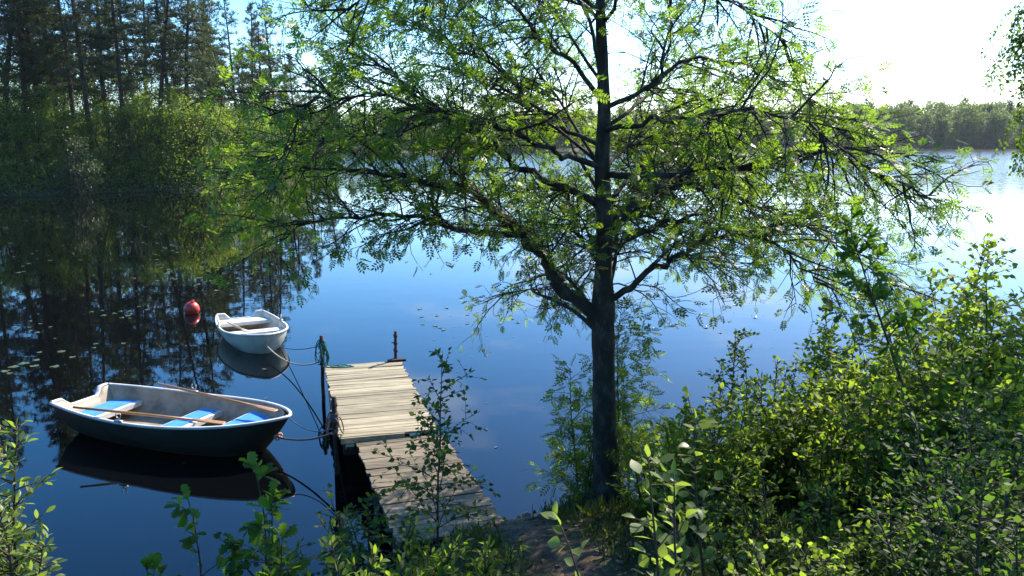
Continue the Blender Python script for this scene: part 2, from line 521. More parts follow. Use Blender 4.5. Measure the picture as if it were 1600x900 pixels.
M['path'] = rough_mat("trodden_earth", (0.030, 0.021, 0.013), (0.070, 0.048, 0.030), (0.125, 0.088, 0.056), scale=5, rough=0.95, bump=0.7, detail=9, bdist=0.03)
tag(mesh_np("path", np.stack([PV[:, 0], PV[:, 1], PZ], 1), np.stack([pi_[:-1, :-1], pi_[:-1, 1:], pi_[1:, 1:], pi_[1:, :-1]], 2).reshape(-1, 4), M['path'], smooth=True), kind="structure")

# ------------------------------------------------------------------ woody growth
def grow(rnd, p, d, length, n, droop=0.0, wig=0.15, lift=0.0):
    """a wandering shoot: n segments from p towards d"""
    p = Vector(p); d = Vector(d).normalized()
    pts = [p.copy()]
    for i in range(n):
        d = d + Vector((rnd.gauss(0, wig), rnd.gauss(0, wig), rnd.gauss(0, wig * 0.7) - droop / n + lift / n))
        d.normalize()
        p = p + d * (length / n)
        pts.append(p.copy())
    return pts
def point_on(pts, t):
    f = t * (len(pts) - 1)
    i = min(int(f), len(pts) - 2)
    return pts[i].lerp(pts[i + 1], f - i), (pts[i + 1] - pts[i]).normalized()
def plen(pts):
    return sum((pts[i + 1] - pts[i]).length for i in range(len(pts) - 1))
def side_dir(rnd, t, ang, flat=0.6, up=0.0):
    """a direction leaving shoot direction t at about ang, flattened towards the horizontal"""
    a = t.orthogonal().normalized(); b = t.cross(a)
    w = rnd.uniform(0, 2 * math.pi)
    s = a * math.cos(w) + b * math.sin(w)
    s.z = s.z * (1 - flat)
    if s.length < 1e-3: s = a
    s.normalize()
    v = t * math.cos(ang) + s * math.sin(ang)
    v.z += up
    return v.normalized()

# ------------------------------------------------------------------ the rowan on the bank
def rowan():
    rnd = random.Random(11); rs = np.random.RandomState(11)
    TY = 7.9
    base = Vector((0.94, TY, 0)); base.z = gz(base.x, base.y) - 0.12
    root = tag(empty("rowan_tree", base), "large spreading rowan tree with bare dark trunk standing at the water's edge beside the jetty", "tree")
    def px(x, y, dy=0.0): return at_y(x, y, TY + dy)
    trunk_px = [(949, 830), (947, 740), (944, 640), (943, 560), (942, 490), (943, 420), (944, 340), (941, 260), (944, 180), (941, 90), (938, 0), (942, -85), (936, -160), (944, -235)]
    trunk = [px(*q) for q in trunk_px]
    trunk[0].z = base.z
    rad = [0.20, 0.130, 0.112, 0.109, 0.113, 0.084, 0.080, 0.072, 0.061, 0.052, 0.042, 0.033, 0.022, 0.010]
    mb = MB()
    tp = smooth_path(trunk, 4)
    tr = [rad[min(i // 4, 12)] + (rad[min(i // 4 + 1, 13)] - rad[min(i // 4, 12)]) * (i % 4) / 4 for i in range(len(tp))]
    mb.tube([p - base for p in tp], [r * (1 + rnd.uniform(-.05, .05)) for r in tr], 12)
    for k in range(6):                                        # root flare
        w = k * 1.05 + rnd.uniform(-.2, .2)
        o = Vector((math.cos(w), math.sin(w), 0))
        mb.tube([Vector((0, 0, .55)) + o * .05, Vector((0, 0, .26)) + o * .12, Vector((0, 0, .13)) + o * .24, Vector((0, 0, .09)) + o * .42, Vector((0, 0, -.05)) + o * .75], [.06, .075, .065, .045, .02], 7)
    L = []   # limbs: (points with depth, start radius)
    def limb(r, pts):
        P = smooth_path([px(*q) for q in pts], 4)
        k = 0
        for i, q in enumerate(P):                             # crooked, as rowan limbs are
            if 2 < i: P[i] = q + Vector((rnd.gauss(0, .022), rnd.gauss(0, .03), rnd.gauss(0, .022)))
        L.append((P, r))
    limb(.105, [(940, 505, 0), (918, 488, -.03), (878, 450, -.12), (855, 417, -.2), (839, 385, -.28), (805, 361, -.35), (772, 330, -.45), (735, 300, -.6), (680, 285, -.8), (600, 270, -.9), (500, 262, -1.0), (415, 280, -1.1)])
    limb(.048, [(812, 366, -.33), (739, 364, -.45), (672, 344, -.5), (589, 333, -.6), (500, 345, -.7), (430, 375, -.8)])
    limb(.066, [(940, 320, 0), (883, 294, .2), (817, 267, .4), (783, 239, .5), (755, 211, .6), (689, 172, .8), (633, 133, .9), (561, 72, 1.0), (489, 5, 1.1), (440, -40, 1.2)])
    limb(.042, [(941, 262, 0), (880, 240, -.3), (839, 222, -.5), (761, 194, -.8), (690, 180, -1.1), (600, 150, -1.3), (510, 150, -1.5), (440, 175, -1.7)])
    limb(.044, [(943, 160, 0), (894, 100, -.2), (839, 55, -.4), (800, 5, -.5), (740, -60, -.6), (680, -110, -.7)])
    limb(.038, [(941, 120, 0), (917, 33, .3), (880, -40, .5), (850, -130, .6)])
    limb(.040, [(942, 230, 0), (870, 190, .5), (790, 120, .9), (700, 60, 1.2), (610, 20, 1.4), (540, -30, 1.5)])
    limb(.030, [(700, 180, .75), (640, 205, .5), (570, 215, .3), (490, 215, .2), (420, 240, .1), (370, 270, 0)])
    limb(.058, [(944, 478, 0), (963, 463, -.05), (1010, 428, -.2), (1060, 398, -.35), (1100, 380, -.5), (1165, 365, -.7), (1235, 400, -.9), (1290, 450, -1.0)])
    limb(.046, [(944, 350, 0), (985, 322, .2), (1015, 300, .35), (1080, 288, .5), (1150, 300, .7), (1240, 345, .9), (1330, 395, 1.0), (1400, 450, 1.0)])
    limb(.048, [(942, 272, 0), (1010, 275, -.3), (1120, 265, -.6), (1205, 258, -.8), (1290, 243, -.9), (1380, 275, -1.0), (1450, 310, -1.0)])
    limb(.046, [(943, 170, 0), (985, 150, .1), (1022, 128, .2), (1040, 70, .3), (1052, 0, .4), (1070, -90, .5)])
    limb(.036, [(1010, 140, .15), (1050, 110, .3), (1095, 92, .5), (1180, 105, .7), (1260, 155, .8), (1325, 225, .9)])
    limb(.040, [(944, 400, 0), (990, 372, .4), (1060, 345, .9), (1140, 320, 1.3), (1230, 330, 1.7), (1310, 370, 1.9)])
    limb(.036, [(942, 205, 0), (1000, 190, -.5), (1080, 185, -.9), (1170, 170, -1.2), (1250, 190, -1.5), (1330, 240, -1.6)])
    limb(.034, [(939, 40, 0), (985, -10, -.3), (1060, -40, -.6), (1150, 10, -.9), (1225, 60, -1.1)])
    limb(.032, [(939, 20, 0), (860, -40, -.4), (770, -80, -.8), (640, -60, -1.0), (540, 10, -1.2)])
    limb(.030, [(941, 440, 0), (930, 400, .6), (900, 360, 1.2), (860, 330, 1.8), (810, 315, 2.3)])
    # limbs towards and away from the bank, and the top out of the picture
    for k in range(15):
        t = rnd.uniform(0.45, 0.97) if k > 8 else rnd.uniform(.36, .62)
        p, d = point_on(tp, t)
        sgn = 1
        w = sgn * math.pi / 2 + rnd.uniform(-.75, .75)
        dd = Vector((math.cos(w), math.sin(w), rnd.uniform(.35, .8)))
        ln = (3.7 if sgn > 0 else 1.5) * (1.25 - 0.6 * t)
        L.append((grow(rnd, p, dd, ln, 9, droop=.7, wig=.10), .034 * (1.2 - .5 * t)))
    for (t, x, y, z) in ((.27, .45, 10.6, 2.55), (.29, 1.15, 11.1, 2.9), (.265, -.15, 10.0, 2.35), (.31, 1.7, 11.3, 3.4)):
        p, d = point_on(tp, t)                                # low limbs added over the lake to cast dappled shade on the inner deck
        e = Vector((x, y, z)); v = e - p
        q = [p, p + v * .25 + Vector((0, 0, .16)), p + v * .5 + Vector((rnd.gauss(0, .08), 0, .24)), p + v * .75 + Vector((rnd.gauss(0, .1), 0, .18)), e]
        L.append((smooth_path(q, 3), .034))
    br = MB(); LP, LD, LS = [], [], []
    def leafy(p, d, n, far=1.0):
        for _ in range(n):
            v = side_dir(rnd, d, rnd.uniform(.3, 1.2), flat=.35, up=.10 - .35 * rnd.random())
            LP.append(p - base); LD.append(v); LS.append(rnd.uniform(.075, .135))
    for pts, r in L:
        n = len(pts)
        br.tube([q - base for q in pts], [max(.005, (.58 if pts[-1].z > 4.6 else .70) * r * (1 - i / (n - 1)) ** .75) for i in range(n)], 6)
        ln = plen(pts)
        k = max(4, int(ln / 0.076))
        back = (pts[-1].y - TY) > 1.6 and n == 10
        if back: k = int(k * .62)
        if n == 13: k = int(k * .48)
        for j in range(k):
            t = 0.22 + 0.78 * (j + rnd.random() * .8) / k
            if t > 1: continue
            p, d = point_on(pts, t)
            l2 = rnd.uniform(.45, 1.0) * (1.12 - .45 * t) * min(1.25, .45 + ln * .25)
            q2 = grow(rnd, p, side_dir(rnd, d, rnd.uniform(.5, 1.0), flat=.55, up=.06), l2, 5, droop=rnd.uniform(.0, .5) + (.22 if p.x > 2.2 and p.z < 4.4 else 0), wig=.16)
            r2 = min(.012, .3 * r + .003) * rnd.uniform(.7, 1.1)
            br.tube([q - base for q in q2], [r2, r2 * .85, r2 * .7, r2 * .55, r2 * .45, r2 * .3], 4, cap=False)
            k3 = max(2, int(l2 / .084))
            for i in range(k3):
                t3 = .22 + .78 * (i + rnd.random()) / k3
                p3, d3 = point_on(q2, min(t3, 1))
                l3 = rnd.uniform(.10, .36)
                q3 = grow(rnd, p3, side_dir(rnd, d3, rnd.uniform(.4, 1.1), flat=.35, up=-.02), l3, 3, droop=rnd.uniform(-.2, .45), wig=.25)
                br.tube([q - base for q in q3], [.0042, .0036, .003, .0022], 3, cap=False)
                leafy(q3[-1], (q3[-1] - q3[-2]).normalized(), rnd.choice((1, 2, 2, 3)))
                if rnd.random() < .22:
                    leafy(q3[1], d3, 1)
            leafy(q2[-1], (q2[-1] - q2[-2]).normalized(), 3)
    mb.build("trunk", M['bark_rowan'], root)
    br.build("branches", M['bark_rowan'], root)
    V, F = scatter(T_PINNATE, LP, LD, np.array(LS), rs, jit=.55)
    mesh_np("leaves", V, F, M['rowan'], root)
    print("rowan leaves", len(LP))
rowan()

# ------------------------------------------------------------------ jetty
def jetty():
    rnd = random.Random(3)
    root = tag(empty("jetty", (-1.5, 10.4, 0)), "weathered grey wooden plank jetty running from the bank into the lake beside the moored boats", "jetty")
    o = Vector((-1.5, 10.4, 0))
    def deck(name, near, far, w, z, pitch, m, sag):
        mb = MB()
        near, far = Vector((*near, z)), Vector((*far, z))
        ax = (far - near); ln = ax.length; ax.normalize()
        rz = math.atan2(ax.y, ax.x) - math.pi / 2
        k = int(ln / pitch)
        for i in range(k):
            c = near + ax * ((i + .5) * ln / k) - o
            rot = Matrix.Rotation(rz + rnd.uniform(-.006, .006), 3, 'Z') @ Matrix.Rotation(rnd.uniform(-.012, .012), 3, 'Y')
            wj = w + rnd.uniform(-.025, .025)
            mb.box(c + Vector((0, 0, rnd.uniform(-.004, .004))) + rot @ Vector((rnd.uniform(-.012, .012), 0, 0)), (wj, ln / k - rnd.uniform(.004, .009), .03), rot, jit=.003, rnd=rnd)
        mb.build(name, m, root, smooth=False)
        return near, far, ax, rz, ln
    N1, F1, ax1, rz1, l1 = deck("outer_deck", (-1.565, 10.34), (-2.48, 13.77), 1.25, .50, .100, M['deck'], 0)
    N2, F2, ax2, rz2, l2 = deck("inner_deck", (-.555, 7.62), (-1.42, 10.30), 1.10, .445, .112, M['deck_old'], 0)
    R1, R2 = Matrix.Rotation(rz1, 3, 'Z'), Matrix.Rotation(rz2, 3, 'Z')
    for sx in (-.53, .50):
        mb = MB(); mb.box((N1 + F1) / 2 - o + R1 @ Vector((sx, 0, -.105)), (.07, l1 - .06, .16), R1); mb.build("stringer", M['beam'], root, smooth=False)
    for sx in (-.46, .46):
        mb = MB(); mb.box((N2 + F2) / 2 - o + R2 @ Vector((sx, 0, -.10)), (.07, l2 - .1, .15), R2); mb.build("stringer", M['beam'], root, smooth=False)
    for q, RR, w, z in ((F1 - ax1 * .25, R1, 1.12, -.235), (N1 + ax1 * .22, R1, 1.12, -.235), ((N2 + F2) / 2, R2, 1.0, -.23), (N2 + ax2 * .35, R2, 1.0, -.23)):
        mb = MB(); mb.box(q - o + Vector((0, 0, z)), (w, .09, .10), RR); mb.build("cross_beam", M['beam'], root, smooth=False)
    mb = MB(); mb.box(N1 - o + R1 @ Vector((-.20, -.012, -.028)), (.80, .03, .075), R1); mb.build("end_board", M['deck'], root, smooth=False)
    mb = MB(); mb.box(N1 - o + R1 @ Vector((-.50, -.10, -.08)), (.10, .24, .035), R1 @ Matrix.Rotation(-.5, 3, 'X')); mb.build("brace", M['deck'], root, smooth=False)
    def post(p, top, r, name="post", collar=True):
        mb = MB()
        pts = [Vector((p.x, p.y, z)) + Vector((rnd.uniform(-.008, .008), rnd.uniform(-.008, .008), 0)) - o for z in np.linspace(-1.9, top, 8)]
        mb.tube(pts, r, 9)
        ob = mb.build(name, M['rust'], root)
        if collar:
            for k in range(4):
                c = MB()
                z = .5 + (top - .5) * (.12 + .24 * k) + rnd.uniform(-.03, .03)
                c.tube([Vector((p.x, p.y, z - .022)) - o, Vector((p.x, p.y, z + .022)) - o], r + .009, 8)
                w = rnd.uniform(0, 6)
                c.tube([Vector((p.x, p.y, z)) - o, Vector((p.x + .075 * math.cos(w), p.y + .075 * math.sin(w), z)) - o], 0.010, 5)
                c.build("collar", M['rust'], ob)
        return ob
    FL = F1 + R1 @ Vector((-.665, .03, 0)); FR = F1 + R1 @ Vector((.55, .04, 0)); NL = N1 + R1 @ Vector((-.66, .10, 0))
    post(FL, 1.02, .032); post(FR, 1.02, .026); post(NL, 1.02, .032)
    # foot plate under the far right post
    mb = MB(); mb.box(FR - o + Vector((.02, -.05, .035)), (.30, .10, .04), R1); mb.build("foot_plate", M['rust'], root, smooth=False)
    for q in (N1 + R1 @ Vector((.60, .12, 0)), N2 + ax2 * 1.4 + R2 @ Vector((-.5, 0, 0)), N2 + ax2 * 1.4 + R2 @ Vector((.5, 0, 0)), N2 + ax2 * .40 + R2 @ Vector((-.47, 0, 0))):
        mb = MB(); mb.tube([Vector((q.x, q.y, -1.9)) - o, Vector((q.x, q.y, .37)) - o], .055, 8); mb.build("leg", M['beam'], root)
    mb = MB()
    a = F1 + R1 @ Vector((-.58, -.2, -.16)); b = N1 + R1 @ Vector((-.6, 1.2, -.62))
    mb.tube([a - o, b - o], .028, 6); mb.build("brace", M['beam'], root)
    return FL, FR, NL
POST_FL, POST_FR, POST_NL = jetty()

# ------------------------------------------------------------------ rowing boats
def boat(name, label, L, B, Bt, gs, gm, gb, loc, rz, hull_m, rim_m, inside_m, seat_ts, seat_m, rake, trake, notch, floor_z=.06, big=True):
    root = tag(empty(name, loc, rz), label, "boat")
    NT, NS = 26, 12
    def beam(t):
        if t < .42: return Bt / 2 + (B / 2 - Bt / 2) * (1 - ((.42 - t) / .42) ** 2)
        u = (t - .42) / .58
        return B / 2 * max(0.0, 1 - u ** 2.7) ** .72
    def sheer(t):                       # gunwale height: high bow, sagging middle
        return gm + (gs - gm) * max(0, (.42 - t) / .42) ** 1.6 + (gb - gm) * max(0, (t - .42) / .58) ** 1.7
    def keel(t):
        return -.13 + .07 * (1 - t) ** 2 + .16 * max(0, (t - .75) / .25) ** 2.4
    def sect(t, s, inset=0.0):
        a = s * math.pi / 2
        b = max(.0, beam(t) - inset); g, k = sheer(t), keel(t) + inset
        full = .62 + .25 * t
        y = b * math.cos(a) ** full if s < 1 else 0.0
        z = g - (g - k) * math.sin(a) ** 1.12
        h = 1 - (z - k) / max(1e-6, g - k)                 # 0 at gunwale, 1 at keel
        x = L * t - rake * max(0, (t - .55) / .45) ** 1.6 * h ** 1.15 + trake * max(0, 1 - t / .35) ** 1.3 * h
        return x, y, z
    def shell(inset, zmin=None, t0=0.0, t1=1.0):
        V, F = [], []
        for i in range(NT + 1):
            t = t0 + (t1 - t0) * (1 - (1 - i / NT) ** 1.35)
            row = []
            for j in range(2 * NS + 1):
                s = j / NS
                side = 1
                if s > 1: s, side = 2 - s, -1
                x, y, z = sect(t, s, inset)
                if zmin is not None and z < zmin:          # flat floor, kept inside the raked stem
                    for q in range(60):
                        x, yq, z = sect(t, q / 59, inset)
                        if z <= zmin: break
                    y, z = min(y, yq), zmin
                row.append((x - inset * 2.2 * max(0.0, (t - .80) / .20) ** 1.3, side * y, z))
            V += row
        w = 2 * NS + 1
        for i in range(NT):
            for j in range(w - 1):
                F.append((i * w + j, i * w + j + 1, (i + 1) * w + j + 1, (i + 1) * w + j))
        return V, F, w
    V, F, w = shell(0)
    mb = MB(); mb.add(V, [tuple(reversed(f)) for f in F])
    hull = mb.build("hull", hull_m, root)
    V2, F2, w = shell(.035, floor_z, t0=.012, t1=.985)
    mb = MB(); mb.add(V2, F2); mb.build("inner_skin", inside_m, root)
    # transom: solid board following the stern section, its top scooped between two raised corners
    def ttop(y):
        u = abs(y) / (Bt / 2)
        e = min(1, max(0, (u - .45) / .25))
        return sheer(0) + .012 - notch * (1 - e * e * (3 - 2 * e))
    mb = MB()
    ys_ = [sect(0, 1 - j / 14)[1] for j in range(15)]
    prof = []
    for side in (1, -1):
        for j in range(15):
            x, y, z = sect(0, 1 - j / 14)
            prof.append((side, x, y * .995, z))
    right = [p for p in prof if p[0] == 1]
    for th, flip in ((0, False), (.045, True)):
        V, F = [], []
        ring = [(x, y, z) for _, x, y, z in right] + [(x, -y, z) for _, x, y, z in reversed(right[1:])]
        n = 21
        yt = np.linspace(-Bt / 2, Bt / 2, n)
        for yy in yt:
            # lower edge at this y
            zlo = keel(0)
            for k in range(400):
                s = k / 399
                x_, y_, z_ = sect(0, s)
                if y_ <= abs(yy) + 1e-4:
                    zlo = z_; break
            zt = ttop(yy)
            zlo = min(zlo, zt)
            for q in range(5):
                z = zlo + (zt - zlo) * q / 4
                h = 1 - (z - keel(0)) / (sheer(0) - keel(0))
                V.append((trake * h + th, yy, z))
        for i in range(n - 1):
            for q in range(4):
                f = (i * 5 + q, i * 5 + q + 1, (i + 1) * 5 + q + 1, (i + 1) * 5 + q)
                F.append(tuple(reversed(f)) if flip else f)
        mb.add(V, F)
    for i in range(20):                                    # close the top of the transom board
        a, b = i * 5 + 4, (i + 1) * 5 + 4
        mb.f.append((a, a + 105, b + 105, b))
    mb.build("transom", inside_m if big else hull_m, root)
    # rim
    mb = MB()
    path = []
    for side in (1, -1):
        seq = [i / 40 for i in range(41)]
        if side == -1: seq = list(reversed(seq[:-1]))
        for t in seq:
            t = 1 - (1 - t) ** 1.3
            x, y, z = sect(t, 0)
            path.append(Vector((x, side * y, z)))
    tt = [Vector((trake * max(0, (sheer(0) - ttop(y)) / (sheer(0) - keel(0))) + .018, y, ttop(y))) for y in np.linspace(-Bt / 2, Bt / 2, 19)]
    def strip(path, wd, ht, closed=False):
        V, F = [], []
        n = len(path)
        for i, p in enumerate(path):
            a = path[max(i - 1, 0)]; b = path[min(i + 1, n - 1)]
            d = (b - a); d.z = 0; d.normalize()
            nr = Vector((-d.y, d.x, 0))
            for (u, v) in ((-wd, -ht), (-wd, ht * .6), (-wd * .5, ht), (wd * .5, ht), (wd, ht * .6), (wd, -ht)):
                V.append(p + nr * u + Vector((0, 0, v)))
        for i in range(n - 1):
            for k in range(6):
                F.append((i * 6 + k, i * 6 + (k + 1) % 6, (i + 1) * 6 + (k + 1) % 6, (i + 1) * 6 + k))
        F.append(tuple(range(6))); F.append(tuple((n - 1) * 6 + k for k in reversed(range(6))))
        mb.add(V, F)
    strip(path, .022, .017)
    strip(tt, .030, .016)
    mb.build("gunwale", rim_m, root)
    # seats: a moulded white bench with a painted top
    for (ta, tb, z) in seat_ts:
        V, F = [], []
        n = 7
        pad = MB()
        rows = []
        for i in range(n):
            rows.append((L * (ta + (tb - ta) * i / (n - 1)), 0))
        tab = []                                           # half width of the inner skin at height z, against x
        for q in range(121):
            t = max(0, ta - .15) + (min(1, tb + .2) - max(0, ta - .15)) * q / 120
            for k in range(120):
                x_, y_, z_ = sect(t, k / 119, .035)
                if z_ <= z: break
            tab.append((x_ - .035 * 2.2 * max(0.0, (t - .80) / .20) ** 1.3, y_))
        rows = [(x, max(.03, float(np.interp(x, [a for a, _ in tab], [b for _, b in tab])) - .006)) for x, _ in rows]
        top = [(x, y, z) for x, y in rows] + [(x, -y, z) for x, y in reversed(rows)]
        bot = [(x, y * .985, z - .07) for x, y in rows] + [(x, -y * .985, z - .07) for x, y in reversed(rows)]
        m2 = MB(); k = len(top)
        m2.add(top + bot, [tuple(reversed(range(k))), tuple(range(k, 2 * k))] + [(i, (i + 1) % k, k + (i + 1) % k, k + i) for i in range(k)])
        seat = m2.build("seat", rim_m, root, smooth=False)
        if seat_m is not None:
            xa, xb = rows[0][0], rows[-1][0]
            ins = .035
            r2 = [(min(max(x, xa + ins), xb - .075), max(.02, y - .05)) for x, y in rows]
            top = [(x, y, z + .012) for x, y in r2] + [(x, -y, z + .012) for x, y in reversed(r2)]
            bot = [(x, y, z - .01) for x, y in r2] + [(x, -y, z - .01) for x, y in reversed(r2)]
            m3 = MB()
            m3.add(top + bot, [tuple(reversed(range(k))), tuple(range(k, 2 * k))] + [(i, (i + 1) % k, k + (i + 1) % k, k + i) for i in range(k)])
            m3.build("seat_top", seat_m, seat, smooth=False)
    locks = []
    for side in (1, -1):
        x, y, z = sect(.40, 0)
        mb = MB()
        c = Vector((x, side * y, z + .02))
        mb.box(c + Vector((0, 0, .006)), (.12, .05, .02))
        mb.tube([c, c + Vector((0, 0, .045))], .011, 7)
        U = [c + Vector((.04 * math.cos(a), 0, .085 + .042 * math.sin(a))) for a in np.linspace(R(140), R(400), 11)]
        mb.tube(U, .008, 6)
        mb.build("rowlock", M['steel'], root)
        locks.append(Vector((x, side * y, z + .10)))
    mb = MB()
    xb, _, zb = sect(1, .45)
    mb.tube([Vector((xb - .03, 0, zb)), Vector((xb + .035, 0, zb + .005)), Vector((xb + .04, 0, zb + .03)), Vector((xb - .02, 0, zb + .035))], .009, 6)
    mb.build("bow_eye", M['steel'], root)
    return root, sect, sheer, locks, Vector((xb + .035, 0, zb + .01))

BOAT_LOC, BOAT_RZ = Vector((-6.42, 12.20, 0)), math.atan2(-1.31, 3.45)
b1, sect1, sheer1, locks1, eye1 = boat("rowing_boat", "dark hulled rowing boat with blue topped seats and two oars, moored left of the jetty", 3.69, 1.46, 1.02, .48, .43, .56,
    BOAT_LOC, BOAT_RZ, M['hull_dark'], M['gel_white'], M['gel_inside'], [(.045, .17, .27), (.46, .56, .25), (.72, .89, .34)], M['blue'], .42, .30, .11)
PALE_LOC, PALE_RZ = Vector((-6.06, 18.62, 0)), math.atan2(-2.60, 1.38)
b2, sect2, sheer2, locks2, eye2 = boat("rowing_boat", "small white rowing boat with pale seats moored beyond the dark boat, bow towards the jetty", 2.75, 1.30, 1.0, .38, .34, .44,
    PALE_LOC, PALE_RZ, M['hull_white'], M['gel_white'], M['hull_white'], [(.03, .19, .27), (.47, .58, .25), (.80, .90, .34)], None, .22, .16, .12, big=False)

def boat_world(loc, rz, p): return Matrix.Rotation(rz, 3, 'Z') @ Vector(p) + loc
def oar(label, loc, rz, a, b, m=None):
    """a: grip end, b: blade tip in boat coordinates"""
    a, b = boat_world(loc, rz, a), boat_world(loc, rz, b)
    d = b - a; ln = d.length; d.normalize()
    root = tag(empty("oar", a), label, "oar", "oars lying in the boats")
    o = MB()
    o.tube([d * t for t in (0, .02, .14, .15, .18, .5 * ln, ln - .42)], [.013, .016, .016, .014, .019, .020, .016], 9)
    o.build("shaft", m or M['oar'], root)
    o = MB()
    s = d.cross(Vector((0, 0, 1))).normalized(); u = s.cross(d)
    ks = [(-.55, .016, .016), (-.42, .030, .016), (-.30, .055, .013), (-.12, .068, .009), (-.02, .062, .007), (0, .045, .005)]
    V, F = [], []
    for (t, w_, th) in ks:
        c = d * (ln + t)
        for k in range(8):
            q = 2 * math.pi * k / 8
            V.append(c + s * (w_ * math.cos(q)) + u * (th * math.sin(q)))
    for i in range(len(ks) - 1):
        for k in range(8):
            F.append((i * 8 + k, i * 8 + (k + 1) % 8, (i + 1) * 8 + (k + 1) % 8, (i + 1) * 8 + k))
    F += [tuple(reversed(range(8))), tuple((len(ks) - 1) * 8 + k for k in range(8))]
    o.add(V, F); o.build("blade", m or M['oar'], root)
    return root
def boat_local(loc, rz, p): return Matrix.Rotation(-rz, 3, 'Z') @ (Vector(p) - loc)
for label, ga, gb_ in (("brown oar through the near rowlock of the dark boat, handle over its stern seat", at_z(114, 636, .58), at_z(352, 661, .34)),
                       ("brown oar on the far side of the dark boat, handle sticking out over the water", at_z(246, 599, .60), at_z(432, 642, .50))):
    oar(label, BOAT_LOC, BOAT_RZ, boat_local(BOAT_LOC, BOAT_RZ, ga), boat_local(BOAT_LOC, BOAT_RZ, gb_))
oar("pale oar lying along the inside of the white boat", PALE_LOC, PALE_RZ, (.8, -.42, .36), (2.45, -.30, .47), M['rope_pale'])

# ------------------------------------------------------------------ ropes
def rope(name, label, m, pts, r=.009, cat="rope", n=6, parent=None):
    mb = MB(); mb.tube(pts, r, n)
    return tag(mb.build(name, m), label, cat, "ropes between the boats and the jetty")
def sagging(a, b, sag, n=18):
    return [a.lerp(b, i / n) - Vector((0, 0, sag * 4 * (i / n) * (1 - i / n))) for i in range(n + 1)]
E1, E2 = boat_world(BOAT_LOC, BOAT_RZ, eye1), boat_world(PALE_LOC, PALE_RZ, eye2)
pFL, pNL = POST_FL.copy(), POST_NL.copy()
rope("mooring_rope", "pale rope sagging from the white boat's bow to the far jetty post", M['rope_pale'], sagging(E2, Vector((pFL.x, pFL.y, .60)), .20), .013)
Q = boat_world(PALE_LOC, PALE_RZ, Vector(sect2(.80, .5)) * 1.0)
Q2 = boat_world(PALE_LOC, PALE_RZ, Vector((sect2(.78, .55)[0], sect2(.78, .55)[1] + .01, sect2(.78, .55)[2])))
rope("mooring_rope", "thin blue rope from the white boat's side to the far jetty post", M['rope_blue'], sagging(Q2, Vector((pFL.x, pFL.y, .86)), .06), .008)
rope("mooring_rope", "old brown rope from the dark boat's bow eye to the near jetty post", M['rope_dark'], sagging(E1, Vector((pNL.x, pNL.y, .56)), .07), .014)
bt = boat_world(BOAT_LOC, BOAT_RZ, Vector((sect1(.985, 0)[0], 0, sect1(.985, 0)[2] + .02)))
rope("mooring_rope", "thin blue rope from the dark boat's gunwale to the near jetty post", M['rope_blue'], sagging(bt, Vector((pNL.x, pNL.y, .62)), .13), .007)
mb = MB()
rnd = random.Random(4)
kn = E1
for i in range(3):
    c = kn + Vector((rnd.uniform(-.01, .03), rnd.uniform(-.02, .02), rnd.uniform(-.02, .02)))
    mb.tube([c + Vector((.032 * math.cos(a), .02 * math.sin(a * 2), .032 * math.sin(a))) for a in np.linspace(0, 6.1, 12)], .013, 6)
tag(mb.build("rope_knot", plain_mat("pink_rope", (0.75, 0.36, 0.26), rough=.8)), "pink rope knot tied at the dark boat's bow", "rope", "ropes between the boats and the jetty")
def coil(label, c, loops, hmin, hmax, m, ztop, seed):
    rnd = random.Random(seed); pts = []
    for i in range(loops):
        w0 = rnd.uniform(0, 6.28); h = rnd.uniform(hmin, hmax); wd = rnd.uniform(.05, .10); off = Vector((math.cos(w0), math.sin(w0), 0))
        zt = ztop + rnd.uniform(-.05, .05)
        for a in np.linspace(0, 2 * math.pi, 14):
            sd = Vector((-off.y, off.x, 0))
            pts.append(c + off * (.045 + .03 * (1 - math.cos(a))) + sd * (wd * math.sin(a)) + Vector((0, 0, zt - h * (1 - math.cos(a)) / 2)))
    mb = MB(); mb.tube(pts, .0085, 5)
    for k in range(5):
        z = ztop - .1 + k * .022
        mb.tube([c + Vector((.047 * math.cos(a), .047 * math.sin(a), z + .003 * a)) for a in np.linspace(0, 6.3, 14)], .0095, 5)
    return tag(mb.build("rope_coil", m), label, "rope", "ropes between the boats and the jetty")
coil("green rope coiled in hanging loops on the far left jetty post", Vector((pFL.x, pFL.y, 0)), 9, .22, .42, M['rope_green'], .90, 8)
coil("brown rope wound round the near left jetty post", Vector((pNL.x, pNL.y, 0)), 4, .12, .3, M['rope_dark'], .80, 9)
# slack green loops lying on the far left corner of the deck
base = Vector((-2.95, 13.55, .524))
pts = []
for i in range(60):
    a = i * .42
    pts.append(base + Vector((.14 * math.cos(a) * (1 + .3 * math.sin(i * .21)) + .004 * i, .07 * math.sin(a) * (1 + .3 * math.cos(i * .17)), .004 * math.sin(i))))
rope("rope_coil", "loose green rope loops lying on the jetty's far left corner", M['rope_green'], smooth_path(pts, 3), .0085)

